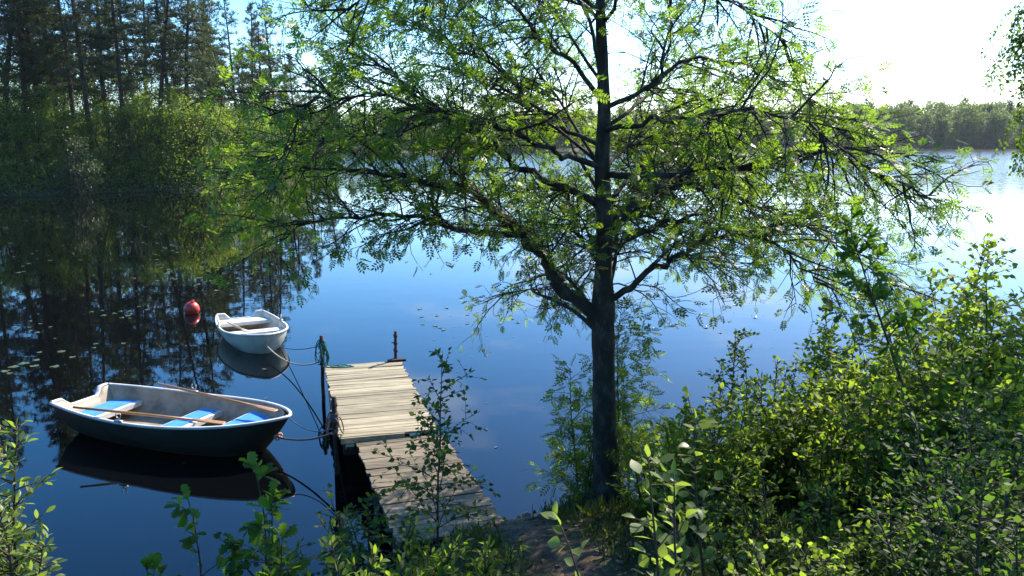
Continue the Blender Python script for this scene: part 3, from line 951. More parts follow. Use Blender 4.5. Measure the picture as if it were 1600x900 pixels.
# ------------------------------------------------------------------ buoys
def buoy(label, loc, r, m, tilt):
    root = tag(empty("mooring_buoy", loc), label, "buoy")
    mb = MB(); V, F = [], []
    n, k = 28, 18
    for j in range(k + 1):
        a = -math.pi / 2 + math.pi * j / k
        for i in range(n):
            w = 2 * math.pi * i / n
            rr = r * math.cos(a) * (1 + .012 * (abs(a) < .1))
            V.append((rr * math.cos(w), rr * math.sin(w), r * math.sin(a) * .98))
    for j in range(k):
        for i in range(n):
            F.append((j * n + i, j * n + (i + 1) % n, (j + 1) * n + (i + 1) % n, (j + 1) * n + i))
    mb.add(V, F); b = mb.build("float", m, root)
    mb = MB(); mb.tube([Vector((0, 0, r * .93)), Vector((0, 0, r * 1.10))], [r * .24, r * .18], 12)
    mb.tube([Vector((.3 * r * .6 * math.cos(a), 0, r * 1.12 + .3 * r * .5 * math.sin(a))) for a in np.linspace(-.5, 3.64, 12)], r * .06, 6)
    mb.build("lifting_ring", m, root)
    root.rotation_euler = (tilt, tilt * .6, .4)
    return root
p = at_z(300, 489, 0)
buoy("round red buoy floating on the dark water left of the white boat", (p.x, p.y, .105), .185, M['buoy'], .25)
p = at_z(-23, 690, 0)
buoy("orange buoy cut off by the photo's left edge beside the dark boat's stern", (p.x, p.y, .17), .20, M['orange'], .15)

# ------------------------------------------------------------------ the wood on the left shore
def pine_proto(seed, H, dense, crown_from, wmax):
    rnd = random.Random(seed); rs = np.random.RandomState(seed)
    root = empty("pine_tree")
    tp = grow(rnd, (0, 0, -.6), (0, 0, 1), H + .6, 14, wig=.018)
    mb = MB(); mb.tube(tp, [.20 * (1 - i / 15) ** .8 + .015 for i in range(15)], 8)
    br = MB(); P, D, S = [], [], []
    z = crown_from * .55
    while z < H - .1:
        u = z / H
        live = z > crown_from
        n = rnd.choice((3, 4, 5)) if live else rnd.choice((0, 1, 2))
        prof = ((1 - u) * 1.75) ** .75 if u > .45 else 1.0
        for k in range(n):
            w = rnd.uniform(0, 6.283)
            ln = wmax * prof * rnd.uniform(.45, 1.1) + .25
            if not live: ln *= .55
            p, _ = point_on(tp, (z + .6 + rnd.uniform(-.12, .12)) / (H + .6) if z < H - .3 else .98)
            q = grow(rnd, p, (math.cos(w), math.sin(w), rnd.uniform(-.1, .35) + .55 * max(0, u - .75) / .25), ln, 6, droop=rnd.uniform(-.1, .45), wig=.13)
            br.tube(q, [.035 * (1 - i / 7) * (.4 + prof * .6) + .006 for i in range(7)], 4, cap=False)
            if not live and rnd.random() < .8: continue
            m = int(ln * 6.0 * dense) + 2
            for j in range(m):
                t = .30 + .70 * (j + rnd.random()) / m
                a, d = point_on(q, min(1, t))
                sp = .34 * min(1, ln / 2) * (1.15 - t * .5)
                c = a + Vector((rnd.gauss(0, sp), rnd.gauss(0, sp), rnd.gauss(.04, .09)))
                P.append(c); D.append((d + Vector((rnd.gauss(0, .4), rnd.gauss(0, .4), .5)))); S.append(rnd.uniform(.20, .36))
        z += rnd.uniform(.38, .68) / (.7 + .3 * dense)
    mb.add(br.v, br.f)
    mb.build("trunk", M['bark_pine'], root)
    V, F = scatter(T_TUFT, P, D, np.array(S), rs, .3)
    mesh_np("needles", V, F, M['pine'], root)
    return root

def broad_proto(seed, H, Wd, nclump, per, m, leaf, name="broadleaf_tree", low=.03):
    """a bushy tree: stems, and leaves gathered in uneven clumps at the ends of its branches"""
    rnd = random.Random(seed); rs = np.random.RandomState(seed)
    root = empty(name)
    mb, P, D, S = MB(), [], [], []
    stems = []
    for k in range(3):
        w = rnd.uniform(0, 6.28)
        q = grow(rnd, (.15 * math.cos(w), .15 * math.sin(w), -.4), (.25 * math.cos(w), .25 * math.sin(w), 1), H * rnd.uniform(.7, .95) + .4, 8, wig=.07)
        mb.tube(q, [.075 * (1 - i / 9) * H / 5 + .01 for i in range(9)], 6); stems.append(q)
    br = MB()
    for c in range(nclump):
        u = low + (1 - low) * rnd.random() ** .95
        prof = math.sin(min(1, (u + .12) / 1.12) ** .8 * math.pi) ** .6 if u < .97 else .2
        w = rnd.uniform(0, 6.283)
        rr = Wd * max(prof, .55 if u < .4 else 0) * math.sqrt(rnd.uniform(.12, 1)) * rnd.uniform(.75, 1.15)
        ctr = Vector((rr * math.cos(w), rr * math.sin(w), H * u))
        st, _ = point_on(rnd.choice(stems), min(.98, max(.1, u * .8)))
        br.tube([st, st.lerp(ctr, .5) + Vector((0, 0, .1)), ctr], [.022, .014, .006], 4, cap=False)
        cr = rnd.uniform(.22, .62) * H / 6
        n = int(per * rnd.uniform(.6, 1.3))
        pts = rs.normal(size=(n, 3)) * np.array([cr, cr, cr * .55]) + np.array(ctr)
        P += list(pts); D += list((pts - np.array(ctr)) + rs.normal(size=(n, 3)) * .25 + np.array([0, 0, -.12])); S += list(rs.uniform(leaf * .7, leaf * 1.3, n))
    mb.add(br.v, br.f)
    mb.build("trunk", M['bark_pine'], root)
    V, F = scatter(T_KITE, P, D, np.array(S), rs, .6)
    mesh_np("leaves", V, F, m, root)
    return root

def left_wood():
    rnd = random.Random(21)
    protos = [pine_proto(31, 19, 1.0, 5.5, 2.7), pine_proto(32, 21, .85, 7.0, 3.0), pine_proto(33, 17, 1.3, 4.5, 2.3), pine_proto(34, 20, 1.05, 6.0, 2.6), pine_proto(35, 18, .8, 7.0, 2.9), pine_proto(36, 18, 1.5, 3.5, 2.4)]
    used = set()
    # (photo column, distance, height, prototype)
    row = [(88, 84, 20, 2), (-110, 66, 20, 0), (-60, 69, 21, 3), (-15, 66, 20, 1), (14, 72, 21, 4), (44, 69, 20, 5), (72, 70, 21.5, 1), (100, 76, 21, 3), (126, 72, 20, 0), (148, 70, 21.5, 1), (176, 78, 21, 5),
           (200, 72, 20.5, 3), (222, 82, 21, 0), (250, 73, 20.5, 4), (274, 84, 21, 1), (298, 75, 19.5, 0), (322, 88, 19, 3), (352, 82, 15.6, 4), (376, 88, 16.5, 1), (398, 94, 17.5, 3), (412, 86, 13.8, 4), (437, 88, 17.6, 1),
           (462, 98, 16, 0), (484, 104, 15, 2), (505, 110, 14.5, 2), (338, 92, 15.5, 0), (365, 96, 16, 4), (424, 100, 16, 4), (448, 104, 15.5, 0), (-160, 75, 21, 1), (-210, 70, 20, 3), (-40, 88, 22, 5), (60, 96, 22, 4), (160, 98, 22, 1), (236, 100, 21, 4), (285, 98, 19.5, 3), (330, 104, 17, 5), (395, 104, 16.5, 2)]
    special = {352: "thin pine standing left of the two rightmost pines, sky showing on its left", 437: "rightmost tall pine of the left shore, its bare trunk clear against the sky",
               412: "short thin pine just left of the rightmost tall pine on the left shore", 298: "tall open crowned pine ending the high part of the left shore wood on the right"}
    for (px, y, h, k) in row:
        p = at_y(px, 290, y)
        o = protos[k] if k not in used else copy_tree(protos[k])
        used.add(k)
        o.location = (p.x, y, gz(p.x, y) - .1)
        s = h / (19, 21, 17, 20, 18, 18)[k]
        o.scale = (s * rnd.uniform(.9, 1.1), s * rnd.uniform(.9, 1.1), s)
        o.rotation_euler = (rnd.uniform(-.02, .02), rnd.uniform(-.02, .02), rnd.uniform(0, 6.28))
        tag(o, special.get(px, "tall dark pine in the crowded part of the wood on the left shore"), "tree", "pine trees on the left shore")
    bp = [broad_proto(41, 6, 2.0, 58, 90, M['grove_dark'], .18), broad_proto(42, 5, 2.2, 52, 90, M['grove'], .17), broad_proto(43, 7.5, 2.1, 66, 90, M['grove_light'], .19)]
    used = set()
    brow = [(-70, 64.0, 6, 0), (-20, 64.5, 7, 2), (20, 65.5, 6.5, 0), (55, 66.0, 5, 1), (85, 67.5, 7, 2), (118, 68, 5.5, 1), (168, 69, 6.5, 2), (196, 69, 6, 0), (228, 70, 7, 2), (256, 71, 5.6, 1), (284, 72.0, 7.5, 2),
            (312, 73, 6.2, 0), (338, 75, 6.8, 2), (364, 77.5, 5.6, 1), (388, 80, 6.4, 0), (408, 82.5, 6.0, 2), (430, 85, 5.2, 1), (452, 88, 5.8, 0), (468, 91, 4.6, 1), (40, 74, 7, 2), (100, 78, 7.5, 0), (150, 76, 7, 2), (210, 79, 7.5, 2), (268, 82, 8, 0), (330, 86, 8, 2),
            (395, 92, 8, 0), (445, 98, 7, 2), (-120, 60, 6, 2), (-180, 57, 7, 0), (5, 80, 7, 2), (302, 73.5, 4, 1), (140, 70, 4.5, 1), (60, 84, 8.5, 0), (180, 88, 9, 0), (20, 90, 9.5, 0), (120, 90, 9.5, 1), (230, 92, 9.5, 0), (285, 95, 9.5, 1), (340, 100, 9, 0), (90, 86, 9, 1)]
    for (px, y, h, k) in brow:
        y += .9
        p = at_y(px, 290, y)
        d = float(lake_dist(np.array([p.x]), np.array([y]))[0])
        while d < .9:
            y += .5; p = at_y(px, 290, y); d = float(lake_dist(np.array([p.x]), np.array([y]))[0])
        o = bp[k] if k not in used else copy_tree(bp[k]); used.add(k)
        o.location = (p.x, y, gz(p.x, y) - .1)
        h *= rnd.uniform(.76, 1.0)
        s = h / (6, 5, 7.5)[k]
        o.scale = (s * rnd.uniform(.95, 1.25), s * rnd.uniform(.95, 1.25), s)
        o.rotation_euler = (0, 0, rnd.uniform(0, 6.28))
        tag(o, "bushy dark green broadleaf tree under the pines along the left shore", "tree", "broadleaf trees along the left shore")
    t = broad_proto(47, 5.0, 1.15, 40, 75, M['grove_pale'], .16, "bushy_tree", .05)
    p = at_y(128, 290, 65.3)
    t.location = (p.x, 65.3, gz(p.x, 65.3) - .1)
    tag(t, "pale grey green bushy tree hanging over the water under the left shore pines", "tree")
    # low bank growth along the water, nobody could count it
    rs = np.random.RandomState(9)
    line = np.array([(-66, 46), (-60, 52), (-37, 63), (-25, 72), (-20.6, 82), (-21.5, 90), (-32, 102)], float)
    P = []
    for a, b in zip(line[:-1], line[1:]):
        n = int(np.hypot(*(b - a)) * 330)
        t = rs.rand(n, 1)
        q = a + (b - a) * t
        nrm = np.array([(b - a)[1], -(b - a)[0]]); nrm /= np.hypot(*nrm)
        q = q - nrm * (rs.rand(n, 1) * 2.2 - .35)
        P.append(q)
    P = np.concatenate(P)
    zz = np.maximum(0.0, ground_h(P[:, 0], P[:, 1])) + rs.rand(len(P)) ** 1.3 * (1.5 + .8 * np.sin(P[:, 0] * 1.3) ** 2)
    P3 = np.stack([P[:, 0], P[:, 1], zz], 1)
    V, F = scatter(T_KITE, P3, rs.normal(size=P3.shape) + np.array([0, 0, .6]), rs.uniform(.14, .3, len(P3)), rs, .7)
    tag(mesh_np("undergrowth", V, F, M['grove']), "low dark growth along the left shore", kind="stuff")
left_wood()

# ------------------------------------------------------------------ the wood across the lake, one mass
def far_wood():
    rs = np.random.RandomState(77)
    shore = np.array([(-75, 215), (-60, 245), (-20, 272), (40, 312), (120, 345), (220, 362), (320, 366), (420, 310)], float)
    P, D, S, TN = [], [], [], []
    tv, tf = [], []
    MBt = MB()
    seg = np.hypot(*(shore[1:] - shore[:-1]).T); cum = np.concatenate([[0], np.cumsum(seg)])
    for i in range(1150):
        u = rs.rand() * cum[-1]
        k = min(len(seg) - 1, int(np.searchsorted(cum, u) - 1)); k = max(k, 0)
        f = (u - cum[k]) / seg[k]
        a = shore[k] + (shore[k + 1] - shore[k]) * f
        dv = (shore[k + 1] - shore[k]) / seg[k]; nr = np.array([-dv[1], dv[0]])
        depth = rs.rand() ** 1.5 * 46 + 1.5
        c = a + nr * depth
        g = gz(c[0], c[1])
        grow_r = np.interp(c[0], [-70, 0, 60, 110, 160, 260], [9.0, 9.8, 11.5, 14, 15.5, 15.5])
        con = rs.rand() < .06 and depth > 8
        h = grow_r * rs.uniform(.70, 1.0) * (1.15 if con else 1) * (.55 if depth < 5 and rs.rand() < .6 else 1)
        w = h * (.14 if con else rs.uniform(.22, .32))
        tone = rs.uniform(.0, .25) if con else np.clip(rs.normal(.55, .25), .1, 1)
        ncl = 26 if con else 22
        for q in range(ncl):
            v = (q + rs.rand()) / ncl
            z = h * (.08 + .92 * v)
            prof = (1 - v) * .95 + .06 if con else math.sin(min(1, v * .86 + .14) * math.pi) ** .55
            ang = rs.rand() * 6.283; rr = w * prof * rs.uniform(.3, 1)
            n = 26
            cr = (.6 if con else 1.0) * h / 14
            pts = np.array([c[0] + rr * math.cos(ang), c[1] + rr * math.sin(ang), g + z]) + rs.normal(size=(n, 3)) * np.array([cr, cr, cr * .55])
            P.append(pts); D.append(rs.normal(size=(n, 3)) + np.array([0, 0, -.1])); S.append(rs.uniform(.6, 1.3, n) * h / 14); TN.append(np.full(n, np.clip(tone + rs.normal(0, .08), 0, 1)))
    for i in range(len(seg)):                                # low growth along the waterline
        n = int(seg[i] * 60)
        f = rs.rand(n, 1); dv = (shore[i + 1] - shore[i]) / seg[i]
        q = shore[i] + (shore[i + 1] - shore[i]) * f + np.array([-dv[1], dv[0]]) * (rs.rand(n, 1) * 9 - .3)
        zz = np.maximum(0, ground_h(q[:, 0], q[:, 1])) + rs.rand(n) ** 1.3 * (3.0 + 1.6 * np.sin(q[:, 0] * .23))
        P.append(np.stack([q[:, 0], q[:, 1], zz], 1)); D.append(rs.normal(size=(n, 3))); S.append(rs.uniform(.6, 1.3, n)); TN.append(rs.uniform(.1, .6, n))
    P = np.concatenate(P); D = np.concatenate(D); S = np.concatenate(S); TN = np.concatenate(TN)
    V, F = scatter(T_KITE, P, D, S, rs, .7)
    tag(mesh_np("treeline", V, F, M['far'], attr=np.repeat(TN, 4)), "distant wooded far shore across the lake", kind="stuff")
far_wood()

# ------------------------------------------------------------------ water lilies
def lilies():
    rs = np.random.RandomState(15); rnd = random.Random(15)
    protos = []
    for v in range(4):
        n = 22; r = 1.0
        V = [(0, 0, .010)]; cut = .20
        for i in range(n + 1):
            a = cut + (2 * math.pi - 2 * cut) * i / n
            rr = r * (1 + .05 * math.sin(3 * a + v) + rnd.uniform(-.02, .02))
            V.append((rr * math.cos(a), rr * .93 * math.sin(a), .012 + .03 * max(0, math.sin(2 * a + v * 1.7)) ** 3))
        F = [(0, i, i + 1) for i in range(1, n + 1)]
        mb = MB(); mb.add(V, F)
        protos.append(mb)
    meshes = []
    def put(p, r, label, cl):
        k = rnd.randrange(4)
        if len(meshes) < 4:
            o = protos[len(meshes)].build("lily_pad", M['pad']); meshes.append(o)
        else:
            o = meshes[k].copy(); COL.objects.link(o)
        o.location = (p.x, p.y, .008)
        o.scale = (r * rnd.uniform(.85, 1.15), r * rnd.uniform(.85, 1.15), .5)
        o.rotation_euler = (0, 0, rnd.uniform(0, 6.28))
        tag(o, label, "lily pad", "lily pads on the lake")
    spots = []
    def clear(p): return all((p.x - q.x) ** 2 + (p.y - q.y) ** 2 > .05 for q in spots)
    def cluster(px, py, sx, sy, n, r0, r1, label):
        for _ in range(n):
            for _t in range(12):
                p = at_z(rs.normal(px, sx * 1.35), rs.normal(py, sy * 1.25), 0)
                if clear(p) and p.y < 68 and float(lake_dist(np.array([p.x]), np.array([p.y]))[0]) < -.3:
                    spots.append(p); put(p, rs.uniform(r0, r1) * .50, label, 0); break
    A = "round lily pad in the scattered field of pads below the left shore wood"
    for (px, py, sx, sy, n) in ((190, 318, 70, 6, 24), (60, 325, 60, 10, 18), (230, 350, 40, 8, 16), (110, 380, 60, 12, 16), (40, 410, 40, 16, 12), (240, 380, 30, 14, 12), (320, 400, 50, 20, 10), (30, 345, 40, 10, 14), (380, 440, 50, 8, 16), (340, 448, 14, 5, 8)):
        cluster(px, py, sx, sy, n, .09, .17, A)
    cluster(190, 491, 16, 3.0, 11, .09, .15, "lily pad in the small group left of the red buoy")
    cluster(60, 515, 12, 6, 8, .08, .12, "lily pad in the small group by the photo's left edge, between buoy and dark boat")
    cluster(100, 551, 22, 6, 4, .11, .17, "lily pad among the large pads behind the dark boat's stern")
    cluster(150, 545, 14, 4, 3, .09, .13, "lily pad among the large pads behind the dark boat's stern")
    cluster(60, 574, 14, 4, 3, .11, .20, "lily pad among the large pads behind the dark boat's stern")
    cluster(22, 574, 12, 5, 3, .12, .20, "lily pad among the large pads behind the dark boat's stern")
    cluster(415, 578, 8, 1.2, 2, .07, .09, "small lily pad in the white boat's reflection")
    cluster(745, 495, 40, 9, 18, .08, .14, "lily pad in the open water left of the rowan trunk")
    cluster(1110, 495, 45, 12, 16, .08, .14, "lily pad in the open water right of the rowan trunk")
    cluster(690, 412, 40, 5, 8, .09, .15, "lily pad on the far side of the open water beyond the jetty")
lilies()

# ------------------------------------------------------------------ bushes and saplings on the near bank
def plant(name, label, cat, x, y, height, m, T, leaf, seed, stems=1, lean=(0, 0), spread=.35, branch=.5, start=.2, bstep=.12, lstep=.045, droop=.3, group=None, r0=.010, twigs=True, bark=None, flat=.4, up=.0, tip=0, dense=2.2, reach=1.0):
    rnd = random.Random(seed); rs = np.random.RandomState(seed)
    base = Vector((x, y, gz(x, y) - .04))
    root = tag(empty(name, base), label, cat, group)
    mb = MB(); P, D, S = [], [], []
    def leaves_on(q, t0, step, ln, sc=1.0):
        k = max(1, int(ln * (1 - t0) / step))
        for i in range(k):
            t = t0 + (1 - t0) * (i + rnd.random() * .8) / k
            a, d = point_on(q, min(t, .999))
            v = side_dir(rnd, d, rnd.uniform(.6, 1.25), flat=flat, up=up - .15 * rnd.random())
            P.append(a); D.append(v); S.append(leaf * sc * rnd.uniform(.6, 1.2) * (1.05 - .25 * t))
        P.append(q[-1]); D.append((q[-1] - q[-2]).normalized()); S.append(leaf * sc * rnd.uniform(.7, 1.0))
        for _ in range(tip):
            P.append(q[-1]); D.append(side_dir(rnd, (q[-1] - q[-2]).normalized(), rnd.uniform(.6, 1.3), flat=.1)); S.append(leaf * sc * rnd.uniform(.8, 1.15))
    for s in range(stems):
        w = rnd.uniform(0, 6.283)
        sp = spread * rnd.uniform(.4, 1) if stems > 1 else spread * .15
        h = height * (1 if s == 0 else rnd.uniform(.6, .98))
        b = (.05 * math.cos(w), .05 * math.sin(w), 0) if stems > 1 else (0, 0, 0)
        dd = Vector((math.cos(w) * sp + lean[0], math.sin(w) * sp + lean[1], 1))
        q = grow(rnd, b, dd, h * dd.length, 10, wig=.05)
        mb.tube(q, [r0 * (1 - i / 11) + .0018 for i in range(11)], 6)
        k = int(h * (1 - start) / bstep * dense)
        for i in range(k):
            t = start + (1 - start) * (i + rnd.random() * .7) / max(1, k)
            a, d = point_on(q, min(t, .99))
            l2 = branch * h * (1.15 - t) ** .7 * rnd.uniform(.35, 1.0) * .85 * reach
            q2 = grow(rnd, a, side_dir(rnd, d, rnd.uniform(.6, 1.15), flat=.2), l2, 5, droop=droop * rnd.uniform(.3, 1.2), wig=.12)
            r2 = min(.45 * r0, .006)
            mb.tube(q2, [r2, r2 * .8, r2 * .65, r2 * .5, r2 * .4, .0012], 4, cap=False)
            leaves_on(q2, .15, lstep, l2)
            if twigs:
                for _ in range(int(l2 / .08)):
                    a3, d3 = point_on(q2, rnd.uniform(.2, .9))
                    l3 = l2 * rnd.uniform(.2, .45)
                    q3 = grow(rnd, a3, side_dir(rnd, d3, rnd.uniform(.5, 1.1), flat=.3), l3, 3, droop=droop, wig=.15)
                    mb.tube(q3, [.0028, .002, .0016, .001], 3, cap=False)
                    leaves_on(q3, .2, lstep, l3)
        leaves_on(q, max(.3, start), lstep * 1.6, h)
    mb.build("stem", bark or M['stem'], root)
    V, F = scatter(T, P, D, np.array(S), rs, .45)
    mesh_np("leaves", V, F, m, root)
    return len(P)

def at_plant(px, ptop, y, **k):
    """where a plant seen at a photo column stands at distance y, and how tall it is"""
    p = at_y(px, ptop, y)
    return dict(x=p.x, y=y, height=p.z - gz(p.x, y))

NB = 0
def bush(name, label, cat, px, ptop, y, m, T, leaf, seed, **k):
    global NB
    a = at_plant(px, ptop, y)
    n = plant(name, label, cat, a['x'], a['y'], max(.25, a['height']), M[m], T, leaf, seed, **k)
    NB += n

# left edge
bush("willow_bush", "light green narrow leaved willow bush at the photo's left edge, in front of the boats", "bush", -26, 652, 2.9, 'willow', T_ELLIP, .046, 1, stems=7, spread=.07, branch=.19, start=.2, bstep=.04, lstep=.018, lean=(-.03, 0), dense=3.0)
bush("willow_bush", "low light green willow tip at the bottom edge left of the oak seedlings", "bush", 145, 868, 2.9, 'willow', T_ELLIP, .042, 2, stems=4, spread=.22, branch=.3, bstep=.09, lstep=.03)
bush("oak_seedling", "oak seedling standing between the willow bush and the jetty, left one with lobed dark leaves", "sapling", 290, 800, 4.5, 'oak', T_OAK, .105, 3, stems=4, spread=.26, branch=.40, start=.50, bstep=.15, lstep=.08, tip=3, dense=1.1)
bush("oak_seedling", "taller oak seedling whose lobed leaves overlap the dark boat's bow reflection", "sapling", 395, 742, 4.6, 'oak', T_OAK, .105, 4, stems=3, spread=.16, branch=.34, start=.45, bstep=.16, lstep=.085, tip=4, dense=1.1)
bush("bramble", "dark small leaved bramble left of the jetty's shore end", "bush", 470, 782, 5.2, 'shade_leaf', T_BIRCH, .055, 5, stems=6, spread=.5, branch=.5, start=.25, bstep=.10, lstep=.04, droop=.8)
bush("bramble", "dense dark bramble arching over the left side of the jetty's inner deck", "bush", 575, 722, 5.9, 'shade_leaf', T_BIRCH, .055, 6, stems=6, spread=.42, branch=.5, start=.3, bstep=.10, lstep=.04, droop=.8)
bush("birch_sapling", "slender birch sapling with small round leaves in front of the jetty's right edge", "sapling", 678, 556, 6.0, 'birch', T_BIRCH, .055, 7, stems=1, lean=(-.03, 0), branch=.55, start=.26, bstep=.085, lstep=.042, droop=.55, r0=.011)
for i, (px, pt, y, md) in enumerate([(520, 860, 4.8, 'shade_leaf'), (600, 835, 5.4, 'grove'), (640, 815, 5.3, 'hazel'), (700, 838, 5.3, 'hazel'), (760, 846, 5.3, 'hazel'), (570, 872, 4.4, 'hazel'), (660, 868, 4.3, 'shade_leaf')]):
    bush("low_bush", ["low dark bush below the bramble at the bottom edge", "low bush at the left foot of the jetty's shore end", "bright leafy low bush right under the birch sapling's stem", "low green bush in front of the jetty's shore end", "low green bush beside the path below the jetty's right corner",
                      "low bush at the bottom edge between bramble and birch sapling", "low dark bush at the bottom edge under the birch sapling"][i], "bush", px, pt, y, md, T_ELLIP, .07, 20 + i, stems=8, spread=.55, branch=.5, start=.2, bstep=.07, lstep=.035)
# behind and right of the rowan trunk
bush("rowan_sapling", "rowan sapling with feathery leaves directly behind the big trunk's right side", "sapling", 985, 475, 8.3, 'hazel', T_PINNATE, .15, 40, stems=2, spread=.10, branch=.42, start=.10, bstep=.085, lstep=.07, droop=.5)
bush("rowan_sapling", "shorter rowan sapling showing left of the big trunk above the water", "sapling", 912, 575, 8.15, 'hazel', T_PINNATE, .15, 41, stems=3, spread=.14, branch=.40, start=.08, bstep=.09, lstep=.07, droop=.5)
bush("alder_sapling", "upright alder sapling right of the trunk, its dark round leafed top standing over the water", "sapling", 1165, 515, 7.6, 'birch', T_BIRCH, .05, 42, stems=2, spread=.10, branch=.45, start=.15, bstep=.08, lstep=.030)
bush("hazel_bush", "sunlit hazel bush between the trunk and the alder sapling", "bush", 1070, 600, 6.6, 'hazel', T_OVATE, .06, 43, stems=5, spread=.30, branch=.50, start=.15, bstep=.085, lstep=.030)
bush("hazel_bush", "hazel bush just right of the alder sapling, thin against the water", "bush", 1240, 560, 7.4, 'hazel', T_BIRCH, .045, 44, stems=4, spread=.25, branch=.45, start=.15, bstep=.085, lstep=.030)
bush("hazel_bush", "sunlit hazel bush under the drooping right end of the rowan's crown", "bush", 1330, 500, 7.8, 'hazel', T_OVATE, .06, 45, stems=8, spread=.28, branch=.48, start=.12, bstep=.085, lstep=.030)
bush("hazel_bush", "hazel bush behind the oak sapling's stem", "bush", 1440, 440, 7.6, 'hazel', T_OVATE, .06, 46, stems=8, spread=.28, branch=.48, start=.12, bstep=.085, lstep=.030)
bush("hazel_bush", "tall hazel bush at the photo's right edge, top right of the near bank", "bush", 1560, 372, 6.6, 'hazel', T_OVATE, .06, 47, stems=9, spread=.26, branch=.48, start=.12, bstep=.085, lstep=.030)
bush("hazel_bush", "hazel bush filling the gap between the tall edge bush and the oak sapling", "bush", 1500, 520, 6.0, 'hazel', T_OVATE, .06, 48, stems=6, spread=.34, branch=.5, start=.12, bstep=.085, lstep=.030)
bush("hazel_bush", "hazel bush in the middle of the right bank, below the thin water gap", "bush", 1290, 640, 6.0, 'hazel', T_OVATE, .06, 49, stems=6, spread=.36, branch=.5, start=.12, bstep=.085, lstep=.030)
bush("hazel_bush", "hazel bush on the right bank in front of the oak sapling's foot", "bush", 1400, 610, 5.6, 'oak', T_OVATE, .058, 50, stems=6, spread=.36, branch=.5, start=.12, bstep=.085, lstep=.030)
bush("oak_sapling", "oak sapling on the right bank whose lobed leaf tufts stand out against the bright water", "sapling", 1492, 318, 5.6, 'oak', T_OAK, .10, 51, stems=1, spread=.12, lean=(-.05, 0), branch=.26, start=.60, bstep=.12, lstep=.06, tip=4, r0=.016, dense=1.6)
for i, (px, pt, y) in enumerate([(1120, 620, 6.2), (1185, 600, 6.9), (1275, 580, 6.8), (1370, 560, 6.6), (1450, 540, 6.4), (1020, 640, 7.2), (1545, 470, 5.8)]):
    bush("elder_bush", ["sunlit elder bush right of the trunk, in front of the alder sapling", "elder bush closing the gap right of the alder sapling", "elder bush in the middle of the right bank's top edge",
                        "elder bush left of the oak sapling's stem", "elder bush right of the oak sapling's stem", "elder bush close behind the trunk's right foot", "elder bush under the tall hazel at the right edge"][i], "bush",
         px, pt, y, 'hazel', (T_OVATE, T_ELLIP)[i % 2], (.062, .075)[i % 2], 120 + i, stems=8, spread=.36, branch=.55, start=.10, bstep=.08, lstep=.034)
# shaded mass at the bottom right
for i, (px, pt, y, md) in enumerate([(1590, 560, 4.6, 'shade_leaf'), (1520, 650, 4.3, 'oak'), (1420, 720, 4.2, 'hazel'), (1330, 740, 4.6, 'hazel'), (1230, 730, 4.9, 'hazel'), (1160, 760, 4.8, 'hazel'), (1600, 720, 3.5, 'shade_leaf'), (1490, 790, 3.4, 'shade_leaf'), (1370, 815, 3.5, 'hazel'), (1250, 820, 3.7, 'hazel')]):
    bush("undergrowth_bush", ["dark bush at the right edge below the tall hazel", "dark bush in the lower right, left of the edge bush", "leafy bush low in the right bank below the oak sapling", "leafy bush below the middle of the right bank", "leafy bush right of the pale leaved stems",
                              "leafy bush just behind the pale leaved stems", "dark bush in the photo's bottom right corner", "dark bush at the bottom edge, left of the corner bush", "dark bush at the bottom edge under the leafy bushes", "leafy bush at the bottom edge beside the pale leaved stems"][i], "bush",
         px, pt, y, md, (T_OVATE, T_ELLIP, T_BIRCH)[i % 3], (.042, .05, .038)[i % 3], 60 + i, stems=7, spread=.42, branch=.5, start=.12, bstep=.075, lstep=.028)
# stems with large pale leaves close to the camera
bush("sallow_shoot", "upper leaning shoot with large pale leaves in front of the rowan trunk", "bush", 1090, 690, 3.6, 'willow', T_OVATE, .085, 80, stems=2, spread=.10, lean=(-.30, 0), branch=.30, start=.25, bstep=.16, lstep=.06, twigs=False)
bush("sallow_shoot", "lower leaning shoot with large pale leaves beside the path", "bush", 1050, 790, 3.3, 'willow', T_OVATE, .08, 81, stems=2, spread=.12, lean=(-.30, 0), branch=.30, start=.2, bstep=.14, lstep=.055, twigs=False)
bush("sallow_shoot", "upright shoot with pale leaves right of the leaning shoots", "bush", 1125, 640, 4.2, 'willow', T_OVATE, .08, 82, stems=3, spread=.15, lean=(-.05, 0), branch=.32, start=.2, bstep=.13, lstep=.055, twigs=False)
print("bank leaves", NB)

